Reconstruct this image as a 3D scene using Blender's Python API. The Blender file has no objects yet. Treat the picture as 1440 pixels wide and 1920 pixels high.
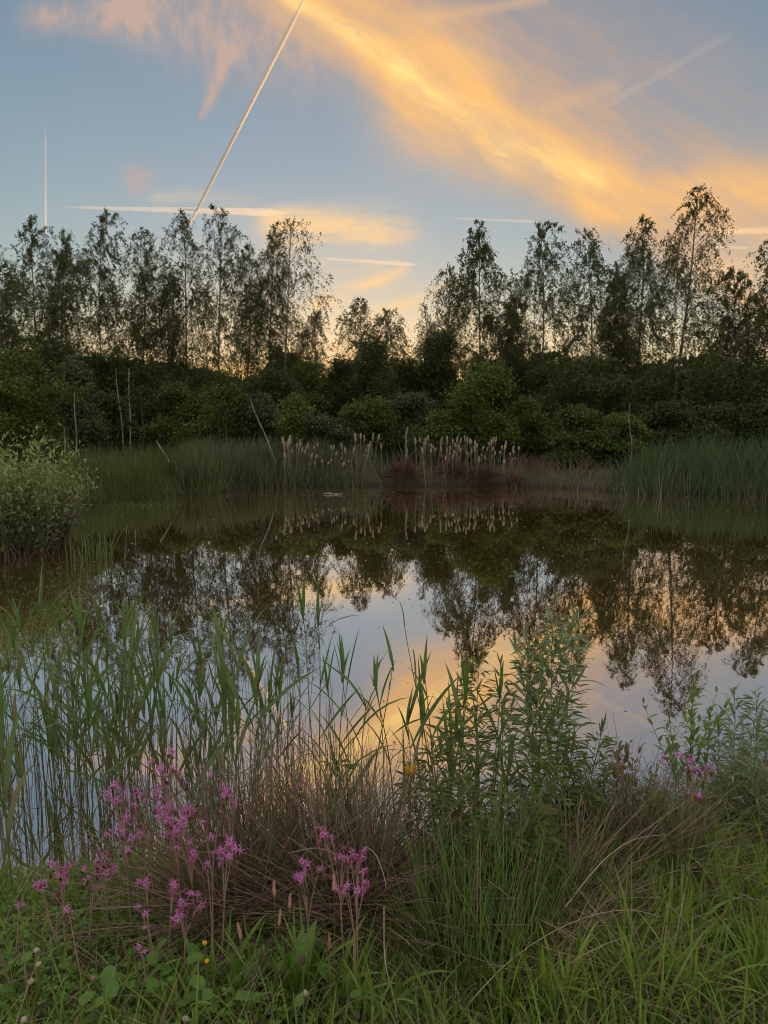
import bpy, math, random
import numpy as np
from mathutils import Matrix, Vector
RNG = np.random.default_rng(7)
random.seed(7)
sc = bpy.context.scene
COL = sc.collection
R = math.radians

# ------------------------------------------------------------------ camera
CAM_H, PITCH, F = 2.05, R(7.5), 1420.0
CP, SP = math.cos(PITCH), math.sin(PITCH)
cd = bpy.data.cameras.new('camera'); cam = bpy.data.objects.new('camera', cd); COL.objects.link(cam)
cam.location = (0, 0, CAM_H); cam.rotation_euler = (R(90) - PITCH, 0, 0)
cd.sensor_fit = 'HORIZONTAL'; cd.sensor_width = 36; cd.lens = 36 * F / 1440
cd.clip_start = 0.05; cd.clip_end = 60000
sc.camera = cam

# ------------------------------------------------------------------ render / exposure
sc.render.engine = 'CYCLES'
vs = sc.view_settings
sc.display_settings.display_device = 'sRGB'
vs.view_transform = 'Standard'; vs.look = 'None'; vs.gamma = 1; vs.use_curve_mapping = False
EXPO = 1.95
vs.exposure = EXPO
cy = sc.cycles
cy.max_bounces = 7; cy.diffuse_bounces = 2; cy.glossy_bounces = 3; cy.transmission_bounces = 4
cy.transparent_max_bounces = 8; cy.volume_bounces = 0
cy.filter_width = 1.05
cy.caustics_reflective = False; cy.caustics_refractive = False

def ray(px, py):
    a = (px - 720) / F; b = (960 - py) / F
    return (a, CP + b * SP, b * CP - SP)
def at(px, py, Y):
    d = ray(px, py); t = Y / d[1]
    return Vector((d[0] * t, Y, CAM_H + d[2] * t))
def on_z(px, py, z=0.0):
    d = ray(px, py); t = (z - CAM_H) / d[2]
    return Vector((d[0] * t, d[1] * t, z))

# ------------------------------------------------------------------ world: sky just after sunset
SUN_EL, SUN_ROT = R(-0.7), R(-3)
world = bpy.data.worlds.new('World'); sc.world = world; world.use_nodes = True
NT = world.node_tree; NT.nodes.clear()

class X:                                   # tiny node-expression helper
    def __init__(s, sock): s.s = sock
def _n(tree, typ, **kw):
    n = tree.nodes.new(typ)
    for k, v in kw.items(): setattr(n, k, v)
    return n
def _in(tree, sock, v):
    if isinstance(v, X): tree.links.new(v.s, sock)
    elif v is not None: sock.default_value = v
def M(op, a, b=None, c=None, clamp=False, tree=NT):
    n = _n(tree, 'ShaderNodeMath', operation=op, use_clamp=clamp)
    for i, v in enumerate((a, b, c)):
        if v is not None: _in(tree, n.inputs[i], v)
    return X(n.outputs[0])
def V(op, a, b=None, scale=None, tree=NT):
    n = _n(tree, 'ShaderNodeVectorMath', operation=op)
    _in(tree, n.inputs[0], a)
    if b is not None: _in(tree, n.inputs[1], b)
    if scale is not None: _in(tree, n.inputs['Scale'], scale)
    return X(n.outputs['Value'] if op in ('DOT_PRODUCT', 'LENGTH') else n.outputs[0])
def NOISE(vec, scale, detail=3, rough=.55, tree=NT, color=False, dist=0):
    n = _n(tree, 'ShaderNodeTexNoise')
    _in(tree, n.inputs['Vector'], vec)
    n.inputs['Scale'].default_value = scale; n.inputs['Detail'].default_value = detail
    n.inputs['Roughness'].default_value = rough; n.inputs['Distortion'].default_value = dist
    return X(n.outputs['Color' if color else 'Fac'])
def MIX(fac, a, b, tree=NT, mode='MIX'):
    n = _n(tree, 'ShaderNodeMix', data_type='RGBA', blend_type=mode)
    _in(tree, n.inputs[0], fac)
    for i, v in ((6, a), (7, b)):
        if isinstance(v, X): tree.links.new(v.s, n.inputs[i])
        else: n.inputs[i].default_value = (*v, 1)
    return X(n.outputs[2])
def MAPR(v, a, b, c=0., d=1., tree=NT, smooth=True):
    n = _n(tree, 'ShaderNodeMapRange', interpolation_type='SMOOTHSTEP' if smooth else 'LINEAR')
    _in(tree, n.inputs[0], v)
    for i, q in enumerate((a, b, c, d)): n.inputs[i + 1].default_value = q
    return X(n.outputs[0])
def XYZ(x, y, z=0., tree=NT):
    n = _n(tree, 'ShaderNodeCombineXYZ')
    for i, v in enumerate((x, y, z)): _in(tree, n.inputs[i], v)
    return X(n.outputs[0])

sky = _n(NT, 'ShaderNodeTexSky', sky_type='NISHITA', sun_disc=False)
sky.sun_elevation = SUN_EL; sky.sun_rotation = SUN_ROT; sky.ozone_density = 1.15
gam = _n(NT, 'ShaderNodeGamma'); NT.links.new(sky.outputs[0], gam.inputs[0]); gam.inputs[1].default_value = .78
base = MIX(1.0, X(gam.outputs[0]), (.77, .95, 1.06), mode='MULTIPLY')
base = V('MINIMUM', base, (2.05, 1.62, 1.2))
tc = _n(NT, 'ShaderNodeTexCoord')
sep = _n(NT, 'ShaderNodeSeparateXYZ'); NT.links.new(tc.outputs['Generated'], sep.inputs[0])
dx, dy, dz = (X(sep.outputs[i]) for i in range(3))
yy = M('MAXIMUM', dy, .12)
UV = XYZ(M('DIVIDE', dx, yy), M('DIVIDE', dz, yy))
def uv(px, py):
    d = ray(px, py); return (d[0] / d[1], d[2] / d[1], 0)
wl = NOISE(UV, 5.5, 4, .6, color=True)
warp = V('SUBTRACT', wl, (.5, .5, .5))
W1 = V('ADD', UV, V('SCALE', warp, scale=.05))
W2 = V('ADD', UV, V('SCALE', warp, scale=.03))
# fibres: noise stretched along the bands
a1 = R(-32)
fu = V('DOT_PRODUCT', W1, (math.cos(a1) * 2.2, math.sin(a1) * 2.2, 0)); fv = V('DOT_PRODUCT', W1, (-math.sin(a1) * 9, math.cos(a1) * 9, 0))
fib = NOISE(XYZ(fu, fv), 2.6, 7, .66)
fib2 = NOISE(V('MULTIPLY', W2, (5., 26., 1.)), 1.1, 4, .6)
rip = NOISE(V('MULTIPLY', W1, (34., 16., 1.)), 1.6, 3, .6)
def stroke(P, a, b, w0, w1=None, power=1.0):
    A = uv(*a); Bv = uv(*b); ba = (Bv[0] - A[0], Bv[1] - A[1], 0); L2 = ba[0] ** 2 + ba[1] ** 2
    pa = V('SUBTRACT', P, A)
    h = M('MULTIPLY', V('DOT_PRODUCT', pa, ba), 1 / L2, clamp=True)
    d = V('LENGTH', V('SUBTRACT', pa, V('SCALE', ba, scale=h)))
    w0 /= F; w1 = w0 if w1 is None else w1 / F
    w = w0 if abs(w1 - w0) < 1e-6 else M('MULTIPLY_ADD', h, w1 - w0, w0)
    q = M('DIVIDE', d, w); q = M('MULTIPLY', q, q)
    return M('EXPONENT', M('MULTIPLY', q, -1.0))
def total(lst):
    r = lst[0]
    for x in lst[1:]: r = M('ADD', r, x)
    return r
K = 1 / (.15 * 2 ** EXPO)                    # display-linear -> sky units
def c3(r, g, b): return (r * K, g * K, b * K)
# thin veil of mauve-peach cirrus above the band
nrm = R(-32)
sd = V('DOT_PRODUCT', V('SUBTRACT', W1, uv(760, 230)), (math.sin(R(32)), math.cos(R(32)), 0))
veil = M('MULTIPLY', MAPR(sd, -.03, .06), MAPR(sd, .05, .42, 1., .06))
veil = M('MULTIPLY', veil, MAPR(fib, .25, .7, .55, 1.))
colr = MIX(M('MULTIPLY', veil, .85), base, MIX(veil, c3(.36, .31, .32), c3(.74, .43, .22)))
vs_ = total([stroke(W2, (770, 36), (1020, -5), 13, 9), stroke(W1, (810, 40), (900, 130), 18, 26), M('MULTIPLY', stroke(W2, (1020, 202), (1150, 160), 12, 18), .8)])
colr = MIX(M('MULTIPLY', M('MULTIPLY', vs_, MAPR(fib2, .3, .7, .5, 1.)), .5, clamp=True), colr, c3(.80, .50, .28))
# pinkish ripples at the upper left, and small patches
wl_ = total([stroke(W1, (60, 25), (250, 18), 24, 40), stroke(W1, (260, 10), (560, 80), 62, 85)])
wl_ = M('MULTIPLY', wl_, MAPR(rip, .36, .64, .5, 1.))
wk = total([stroke(W2, (432, 95), (378, 215), 17, 7), M('MULTIPLY', stroke(W1, (262, 335), (258, 362), 24, 12), .8)])
wk = M('MULTIPLY', wk, MAPR(rip, .3, .65, .5, 1.))
colr = MIX(M('MULTIPLY', M('ADD', wl_, wk), .85, clamp=True), colr, c3(.56, .41, .34))
# the wide orange band running down to the right, then levelling out
bnd = total([stroke(W1, (500, -60), (820, 165), 50, 92), stroke(W1, (820, 182), (1130, 350), 86, 66), stroke(W1, (1120, 372), (1560, 368), 46, 70)])
bnd = M('MULTIPLY', M('MINIMUM', bnd, 1.12), MAPR(fib, .22, .72, .52, 1.06))
colr = MIX(M('MULTIPLY', bnd, .86, clamp=True), colr, c3(1.0, .56, .205))
core = total([stroke(W2, (500, -30), (760, 130), 11, 19), stroke(W2, (750, 135), (960, 275), 19, 28), stroke(W2, (950, 270), (1115, 338), 28, 22)])
core = M('MULTIPLY', core, MAPR(fib, .36, .63, .2, 1.))
colr = MIX(M('MULTIPLY', core, .95, clamp=True), colr, c3(1.18, .77, .27))
# low yellow-peach sheets near the horizon
low = total([stroke(W1, (520, 440), (700, 470), 42, 60), M('MULTIPLY', stroke(W1, (300, 385), (760, 425), 18, 26), .5), stroke(W2, (590, 575), (760, 505), 14, 9),
             stroke(W2, (680, 600), (850, 535), 15, 12), M('MULTIPLY', stroke(W1, (1330, 520), (1500, 480), 40), .7), M('MULTIPLY', stroke(W2, (1330, 433), (1480, 432), 7), .9)])
low = M('MULTIPLY', low, MAPR(fib2, .36, .62, .14, 1.))
colr = MIX(M('MULTIPLY', low, .85, clamp=True), colr, c3(.98, .66, .34))
glow = M('MULTIPLY', stroke(W2, (150, 655), (1500, 655), 60), MAPR(fib2, .3, .7, .45, 1.))
colr = MIX(M('MULTIPLY', glow, .6), colr, c3(1.12, .84, .54))
front = MAPR(dy, .1, .4)
# cirrus carries on unseen overhead and behind the camera, brightened to light the land
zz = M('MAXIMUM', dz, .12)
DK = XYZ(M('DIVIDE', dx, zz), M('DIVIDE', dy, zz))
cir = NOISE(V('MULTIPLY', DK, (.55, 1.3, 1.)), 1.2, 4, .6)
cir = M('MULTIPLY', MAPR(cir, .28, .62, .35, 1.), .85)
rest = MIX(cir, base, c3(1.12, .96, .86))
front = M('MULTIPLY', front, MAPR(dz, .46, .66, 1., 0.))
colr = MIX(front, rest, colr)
bgn = _n(NT, 'ShaderNodeBackground'); bgn.inputs[1].default_value = .15
NT.links.new(colr.s, bgn.inputs[0])
wo = _n(NT, 'ShaderNodeOutputWorld'); NT.links.new(bgn.outputs[0], wo.inputs[0])
world.cycles.sampling_method = 'MANUAL'; world.cycles.sample_map_resolution = 512

sl = bpy.data.lights.new('sun', 'SUN'); sl.energy = 1.6; sl.angle = R(.5); sl.color = (1, .56, .20)
so = bpy.data.objects.new('sun', sl); COL.objects.link(so)
# light travels from the sun (azimuth SUN_ROT from +Y, just under the horizon)
sdir = Vector((math.sin(SUN_ROT) * math.cos(SUN_EL), math.cos(SUN_ROT) * math.cos(SUN_EL), math.sin(SUN_EL)))
so.rotation_euler = (-sdir).to_track_quat('-Z', 'Y').to_euler()
so.location = (0, 50, 60)

# ------------------------------------------------------------------ materials
GAIN = 2.0
def leafmat(name, c0, c1, trans=.35, rough=.5, spec=.3, c2=None, gain=None, streak=0.):
    gain = GAIN if gain is None else gain
    c0, c1 = [tuple(q * gain for q in c) for c in (c0, c1)]
    m = bpy.data.materials.new(name); m.use_nodes = True; t = m.node_tree; t.nodes.clear()
    at_ = _n(t, 'ShaderNodeAttribute', attribute_name='tone')
    oi = _n(t, 'ShaderNodeObjectInfo')
    f = M('ADD', X(at_.outputs['Fac']), M('MULTIPLY', X(oi.outputs['Random']), .25, tree=t), tree=t)
    if streak:
        tcn = _n(t, 'ShaderNodeTexCoord')
        nz = NOISE(V('ADD', V('MULTIPLY', X(tcn.outputs['Object']), (60., 4., 4.), tree=t), V('SCALE', (31., 17., 11.), scale=X(oi.outputs['Random']), tree=t), tree=t), 1., 3, .6, tree=t)
        f = M('ADD', f, M('MULTIPLY', M('SUBTRACT', nz, .5, tree=t), streak, tree=t), tree=t)
    cr = _n(t, 'ShaderNodeValToRGB'); t.links.new(f.s, cr.inputs[0])
    e = cr.color_ramp.elements; e[0].position = .05; e[0].color = (*c0, 1); e[1].position = .95; e[1].color = (*c1, 1)
    if c2:
        e[1].position = .8; k = e.new(1.0); k.color = (*c2, 1)
    col = X(cr.outputs[0])
    pb = _n(t, 'ShaderNodeBsdfPrincipled'); t.links.new(col.s, pb.inputs['Base Color'])
    pb.inputs['Roughness'].default_value = rough; pb.inputs['Specular IOR Level'].default_value = spec
    out = _n(t, 'ShaderNodeOutputMaterial')
    if trans > 0:
        tr = _n(t, 'ShaderNodeBsdfTranslucent')
        tcol = MIX(1.0, col, (1.5, 1.35, .7), tree=t, mode='MULTIPLY'); t.links.new(tcol.s, tr.inputs[0])
        mx = _n(t, 'ShaderNodeMixShader'); mx.inputs[0].default_value = trans
        t.links.new(pb.outputs[0], mx.inputs[1]); t.links.new(tr.outputs[0], mx.inputs[2]); t.links.new(mx.outputs[0], out.inputs[0])
    else:
        t.links.new(pb.outputs[0], out.inputs[0])
    return m
def noisemat(name, c0, c1, scale, rough=.85, stretch=(1, 1, 1), bump=.3, spec=.2):
    m = bpy.data.materials.new(name); m.use_nodes = True; t = m.node_tree; t.nodes.clear()
    tcn = _n(t, 'ShaderNodeTexCoord')
    v = V('MULTIPLY', X(tcn.outputs['Object']), stretch, tree=t)
    nz = NOISE(v, scale, 5, .65, tree=t)
    col = MIX(MAPR(nz, .36, .64, tree=t), c0, c1, tree=t)
    pb = _n(t, 'ShaderNodeBsdfPrincipled'); t.links.new(col.s, pb.inputs['Base Color']); pb.inputs['Roughness'].default_value = rough
    pb.inputs['Specular IOR Level'].default_value = spec
    bp = _n(t, 'ShaderNodeBump'); bp.inputs['Strength'].default_value = bump; bp.inputs['Distance'].default_value = .02
    t.links.new(nz.s, bp.inputs['Height']); t.links.new(bp.outputs[0], pb.inputs['Normal'])
    out = _n(t, 'ShaderNodeOutputMaterial'); t.links.new(pb.outputs[0], out.inputs[0])
    return m
MT = dict(
    birch_leaf=leafmat('birch_leaf', (.035, .05, .016), (.075, .095, .032), .30, gain=1.35),
    birch_leaf_far=leafmat('birch_leaf_far', (.05, .055, .03), (.10, .10, .05), .30),
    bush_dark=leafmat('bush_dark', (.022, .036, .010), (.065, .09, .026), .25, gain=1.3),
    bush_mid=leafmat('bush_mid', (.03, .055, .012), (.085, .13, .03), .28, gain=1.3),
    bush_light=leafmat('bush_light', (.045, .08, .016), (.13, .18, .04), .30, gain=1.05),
    bush_blue=leafmat('bush_blue', (.03, .05, .022), (.08, .105, .05), .25, gain=1.3),
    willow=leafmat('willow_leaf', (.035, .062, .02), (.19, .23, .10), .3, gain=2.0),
    reed=leafmat('reed_leaf', (.030, .066, .016), (.085, .145, .045), .38, .36, .5, c2=(.20, .17, .07), streak=.8, gain=1.75),
    reedstem=leafmat('reed_stem', (.035, .06, .018), (.10, .12, .04), .0),
    far_reed=leafmat('far_reed', (.03, .065, .028), (.075, .13, .06), .3, gain=1.15),
    far_sedge=leafmat('far_sedge', (.045, .085, .022), (.10, .16, .045), .3, c2=(.2, .17, .1), gain=.92),
    cat_leaf=leafmat('cattail_leaf', (.035, .06, .028), (.085, .115, .06), .25, c2=(.19, .16, .1), gain=1.25),
    cat_stem=leafmat('cattail_stem', (.15, .14, .105), (.27, .235, .18), 0, .8, gain=1.),
    cat_head=leafmat('cattail_head', (.15, .125, .10), (.31, .25, .20), 0, .95, .05, gain=1.1),
    brown_sedge=leafmat('brown_sedge', (.035, .021, .018), (.085, .050, .042), .12, c2=(.14, .10, .07)),
    dry_mix=leafmat('dry_sedge', (.025, .026, .016), (.075, .058, .042), .12, c2=(.16, .13, .10)),
    bank_grass=leafmat('bank_grass', (.03, .045, .014), (.075, .095, .035), .25, c2=(.12, .10, .06), gain=.95),
    rush_green=leafmat('rush_green', (.03, .045, .018), (.10, .13, .05), .0, .32, .6, c2=(.20, .14, .10)),
    rush_fresh=leafmat('rush_fresh', (.028, .052, .014), (.09, .14, .04), 0, .34, .55),
    grass_fresh=leafmat('grass_fresh', (.065, .125, .025), (.14, .22, .055), .45, streak=.5),
    rush_brown=leafmat('rush_brown', (.045, .024, .021), (.21, .138, .118), .0, .4, .5),
    rush_dry=leafmat('rush_dry', (.17, .125, .09), (.36, .29, .22), .0, .7, gain=1.1),
    herb=leafmat('herb_leaf', (.028, .055, .013), (.075, .115, .034), .33, .5, .3, c2=(.15, .15, .05), streak=.7),
    herb_silver=leafmat('herb_leaf_pale', (.05, .085, .04), (.13, .175, .10), .3, .5, .3),
    herb_stem=leafmat('herb_stem', (.04, .06, .02), (.08, .09, .035), 0, .6),
    oval=leafmat('oval_leaf', (.045, .09, .02), (.12, .18, .05), .35, streak=.6),
    oval_brown=leafmat('oval_leaf_brown', (.06, .055, .02), (.13, .12, .045), .3),
    twig=leafmat('twig', (.05, .035, .025), (.10, .07, .05), 0, .8),
    grass=leafmat('grass_blade', (.045, .080, .021), (.108, .176, .040), .5, .45, .4, c2=(.26, .23, .12), gain=2.25),
    grass_bright=leafmat('grass_bright', (.07, .14, .018), (.16, .25, .04), .42),
    broad=leafmat('broad_leaf', (.035, .09, .015), (.08, .15, .03), .30, .45, .35, streak=.7),
    clover=leafmat('clover_leaf', (.03, .085, .016), (.075, .14, .03), .4, gain=2.3),
    pink=leafmat('pink_petal', (.44, .12, .46), (.74, .32, .74), .35, .6, .2, gain=1.),
    calyx=leafmat('calyx', (.14, .04, .06), (.22, .07, .09), 0, .6, gain=1.),
    yellow=leafmat('yellow_petal', (.75, .42, .01), (.85, .55, .02), .25, .5, gain=1.),
    white=leafmat('white_floret', (.40, .38, .29), (.58, .56, .46), .2, .8, gain=1.),
    seed=leafmat('seed_head', (.20, .11, .10), (.36, .22, .18), .15, .9),
    seed_tan=leafmat('seed_head_tan', (.22, .16, .10), (.38, .30, .2), .15, .9, gain=1.),
    dark_head=leafmat('plantain_head', (.03, .025, .018), (.07, .055, .04), 0, .8),
    bark=noisemat('bark', (.035, .028, .022), (.075, .06, .045), 9, stretch=(1, 1, .3)),
    birch_bark=noisemat('birch_bark', (.06, .05, .045), (.34, .32, .28), 5, stretch=(1, 1, 1.6)),
    dead=noisemat('dead_wood', (.15, .135, .115), (.32, .29, .25), 8, stretch=(1, 1, .3)),
    soil=noisemat('soil', (.022, .017, .012), (.045, .04, .02), 6, .95),
)

# ground: thatchy turf, darker mud towards the water
def ground_mat():
    m = bpy.data.materials.new('turf'); m.use_nodes = True; t = m.node_tree; t.nodes.clear()
    tcn = _n(t, 'ShaderNodeTexCoord'); P = X(tcn.outputs['Object'])
    n1 = NOISE(P, 1.3, 6, .65, tree=t); n2 = NOISE(P, 28, 4, .6, tree=t)
    g = MIX(MAPR(n1, .35, .65, tree=t), (.028, .05, .012), (.055, .075, .022), tree=t)
    g = MIX(MAPR(n2, .45, .7, tree=t), g, (.06, .05, .03), tree=t)
    s3 = _n(t, 'ShaderNodeSeparateXYZ'); t.links.new(P.s, s3.inputs[0])
    wet = MAPR(X(s3.outputs[2]), .02, .16, 1., 0., tree=t)
    g = MIX(wet, g, (.02, .015, .009), tree=t)
    pb = _n(t, 'ShaderNodeBsdfPrincipled'); t.links.new(g.s, pb.inputs['Base Color']); pb.inputs['Roughness'].default_value = .95
    bp = _n(t, 'ShaderNodeBump'); bp.inputs['Strength'].default_value = .6; bp.inputs['Distance'].default_value = .03
    t.links.new(n2.s, bp.inputs['Height']); t.links.new(bp.outputs[0], pb.inputs['Normal'])
    out = _n(t, 'ShaderNodeOutputMaterial'); t.links.new(pb.outputs[0], out.inputs[0]); return m
def water_mat():
    m = bpy.data.materials.new('pond_water'); m.use_nodes = True; t = m.node_tree; t.nodes.clear()
    tcn = _n(t, 'ShaderNodeTexCoord'); P = X(tcn.outputs['Object'])
    n1 = NOISE(V('MULTIPLY', P, (1., .55, 1.), tree=t), 1.6, 3, .5, tree=t)
    n2 = NOISE(V('MULTIPLY', P, (1., .6, 1.), tree=t), 11, 3, .5, tree=t)
    hgt = M('ADD', M('MULTIPLY', n1, 1.0, tree=t), M('MULTIPLY', n2, .12, tree=t), tree=t)
    bp = _n(t, 'ShaderNodeBump'); bp.inputs['Strength'].default_value = .04; bp.inputs['Distance'].default_value = .04
    t.links.new(hgt.s, bp.inputs['Height'])
    murk = NOISE(P, .35, 3, .5, tree=t)
    dc = MIX(MAPR(murk, .35, .65, tree=t), (.08, .052, .014), (.11, .076, .025), tree=t)
    df = _n(t, 'ShaderNodeBsdfDiffuse'); t.links.new(dc.s, df.inputs[0])
    gl = _n(t, 'ShaderNodeBsdfGlossy'); gl.inputs['Roughness'].default_value = .012; gl.inputs[0].default_value = (.97, .95, .95, 1)
    t.links.new(bp.outputs[0], gl.inputs['Normal'])
    fr = _n(t, 'ShaderNodeFresnel'); fr.inputs[0].default_value = 1.9; t.links.new(bp.outputs[0], fr.inputs['Normal'])
    fac = MAPR(X(fr.outputs[0]), .08, .50, .68, .87, tree=t, smooth=False)
    mx = _n(t, 'ShaderNodeMixShader'); t.links.new(fac.s, mx.inputs[0])
    t.links.new(df.outputs[0], mx.inputs[1]); t.links.new(gl.outputs[0], mx.inputs[2])
    out = _n(t, 'ShaderNodeOutputMaterial'); t.links.new(mx.outputs[0], out.inputs[0]); return m
MT['turf'] = ground_mat(); MT['water'] = water_mat()

# ------------------------------------------------------------------ mesh helpers
class MB:                                    # collects quads and triangles, builds ONE mesh
    def __init__(s): s.v, s.f, s.g, s.t, s.n = [], [], [], [], 0
    def add(s, v, f, tone):
        v = np.asarray(v, float).reshape(-1, 3); f = np.asarray(f, np.int64)
        (s.g if f.shape[-1] == 3 else s.f).append(f.reshape(-1, f.shape[-1]) + s.n)
        s.v.append(v); s.t.append(np.broadcast_to(np.asarray(tone, float), (len(v),))); s.n += len(v); return s
    def mesh(s, name, mat, smooth=False):
        v = np.concatenate(s.v); t = np.concatenate(s.t)
        f = np.concatenate(s.f) if s.f else np.zeros((0, 4), np.int64); g = np.concatenate(s.g) if s.g else np.zeros((0, 3), np.int64)
        me = bpy.data.meshes.new(name)
        me.vertices.add(len(v)); me.vertices.foreach_set('co', v.astype(np.float32).ravel())
        lp = np.concatenate([f.ravel(), g.ravel()]).astype(np.int32)
        me.loops.add(len(lp)); me.loops.foreach_set('vertex_index', lp)
        st = np.concatenate([np.arange(len(f)) * 4, f.size + np.arange(len(g)) * 3]).astype(np.int32)
        me.polygons.add(len(st)); me.polygons.foreach_set('loop_start', st)
        me.update(calc_edges=True)
        a = me.attributes.new('tone', 'FLOAT', 'POINT'); a.data.foreach_set('value', t.astype(np.float32))
        if smooth: me.polygons.foreach_set('use_smooth', np.ones(len(st), bool))
        me.materials.append(mat); return me
    def build(s, name, mat, parent=None, loc=None, smooth=False):
        me = s.mesh(name, mat, smooth); o = bpy.data.objects.new(name, me); COL.objects.link(o)
        if parent is not None:
            o.parent = parent
            me.transform(Matrix.Translation(-Vector(parent.location)))
        if loc is not None:
            me.transform(Matrix.Translation(-Vector(loc))); o.location = loc
        return o
def thing(name, label, cat, loc, group=None):
    o = bpy.data.objects.new(name, None); COL.objects.link(o); o.location = loc
    o.empty_display_size = .1
    o['label'] = label; o['category'] = cat
    if group: o['group'] = group
    return o
def tag(o, label=None, cat=None, group=None, kind=None):
    for k, v in (('label', label), ('category', cat), ('group', group), ('kind', kind)):
        if v: o[k] = v
    return o
def unit(v): return v / np.maximum(np.linalg.norm(v, axis=-1, keepdims=True), 1e-9)
def rnd_dirs(n):
    return unit(RNG.normal(size=(n, 3)))
def rhombs(mb, c, s, axis=None, tone=None, aspect=.62):
    n = len(c); ax = rnd_dirs(n) if axis is None else unit(axis)
    sd_ = unit(np.cross(ax, rnd_dirs(n))); s = np.broadcast_to(s, (n,))[:, None]
    v = np.stack([c - ax * s * .5, c + sd_ * s * .5 * aspect, c + ax * s * .5, c - sd_ * s * .5 * aspect], 1)
    tone = RNG.uniform(0, 1, n) if tone is None else tone
    mb.add(v, np.arange(n * 4).reshape(n, 4), np.repeat(tone, 4)); return mb
def trileaves(mb, c, s, axis, tone, aspect=.8):
    n = len(c); ax = unit(axis); sd_ = unit(np.cross(ax, rnd_dirs(n))); s = np.broadcast_to(s, (n,))[:, None]
    v = np.stack([c + ax * s * .62, c - ax * s * .38 + sd_ * s * .5 * aspect, c - ax * s * .38 - sd_ * s * .5 * aspect], 1)
    mb.add(v, np.arange(n * 3).reshape(n, 3), np.repeat(tone, 3)); return mb
def strips(mb, base, d0, L, w, droop, nseg=3, tone=None, side=None, prof='blade', tip=.08):
    """tapered flat blades: base + d0*L*t + droop*L*t^2"""
    n = len(base); t = np.linspace(0, 1, nseg + 1)
    d0 = unit(d0); L = np.broadcast_to(L, (n,)); w = np.broadcast_to(w, (n,))
    P = base[:, None] + d0[:, None] * (L[:, None] * t)[..., None] + droop[:, None] * (L[:, None] * t ** 2)[..., None]
    if side is None: side = unit(np.cross(d0, rnd_dirs(n)))
    pr = (1 - t ** 1.6) * (1 - tip) + tip if prof == 'blade' else np.maximum(np.sin(np.pi * np.clip(t * .9 + .1, 0, 1)), tip)
    off = side[:, None] * (w[:, None] * pr * .5)[..., None]
    v = np.stack([P - off, P + off], 2)                        # n, nseg+1, 2, 3
    i = (np.arange(n) * (nseg + 1) * 2)[:, None] + (np.arange(nseg) * 2)[None]
    f = np.stack([i, i + 1, i + 3, i + 2], -1).reshape(-1, 4)
    tone = RNG.uniform(0, 1, n) if tone is None else tone
    mb.add(v.reshape(-1, 3), f, np.repeat(tone, (nseg + 1) * 2)); return P
def tubes(mb, P, r, sides=3, tone=None):
    """P (n,S,3) paths, r (n,S) radii"""
    P = np.asarray(P, float); n, S, _ = P.shape; r = np.broadcast_to(np.asarray(r, float), (n, S))
    T = unit(np.gradient(P, axis=1)); ref = np.where(np.abs(T[..., 2:3]) < .9, [[[0, 0, 1.]]], [[[1., 0, 0]]])
    a = unit(np.cross(T, ref)); b = np.cross(T, a)
    th = np.arange(sides) * 2 * np.pi / sides
    v = P[:, :, None] + r[:, :, None, None] * (a[:, :, None] * np.cos(th)[:, None] + b[:, :, None] * np.sin(th)[:, None])
    base = (np.arange(n) * S * sides)[:, None, None] + (np.arange(S - 1) * sides)[None, :, None]
    k = np.arange(sides)[None, None]; k2 = (k + 1) % sides
    f = np.stack([base + k, base + k2, base + sides + k2, base + sides + k], -1).reshape(-1, 4)
    tone = RNG.uniform(0, 1, n) if tone is None else np.broadcast_to(tone, (n,))
    mb.add(v.reshape(-1, 3), f, np.repeat(tone, S * sides)); return mb
def stalks(mb, base, d0, L, r, droop, nseg=4, sides=3, tone=None, taper=.35):
    n = len(base); t = np.linspace(0, 1, nseg + 1); d0 = unit(d0)
    L = np.broadcast_to(L, (n,)); r = np.broadcast_to(r, (n,))
    P = base[:, None] + d0[:, None] * (L[:, None] * t)[..., None] + droop[:, None] * (L[:, None] * t ** 2)[..., None]
    tubes(mb, P, r[:, None] * (1 - (1 - taper) * t), sides, tone); return P
def fan(n, spread, power=.7):                # directions leaning out from vertical, up to `spread` radians
    a = RNG.uniform(0, 2 * np.pi, n); th = spread * RNG.uniform(0, 1, n) ** power
    return np.stack([np.cos(a) * np.sin(th), np.sin(a) * np.sin(th), np.cos(th)], 1)
def disc(n, rad):
    a = RNG.uniform(0, 2 * np.pi, n); q = rad * np.sqrt(RNG.uniform(0, 1, n))
    return np.stack([np.cos(a) * q, np.sin(a) * q, np.zeros(n)], 1)
def arr(v): return np.array(v, float)

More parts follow.
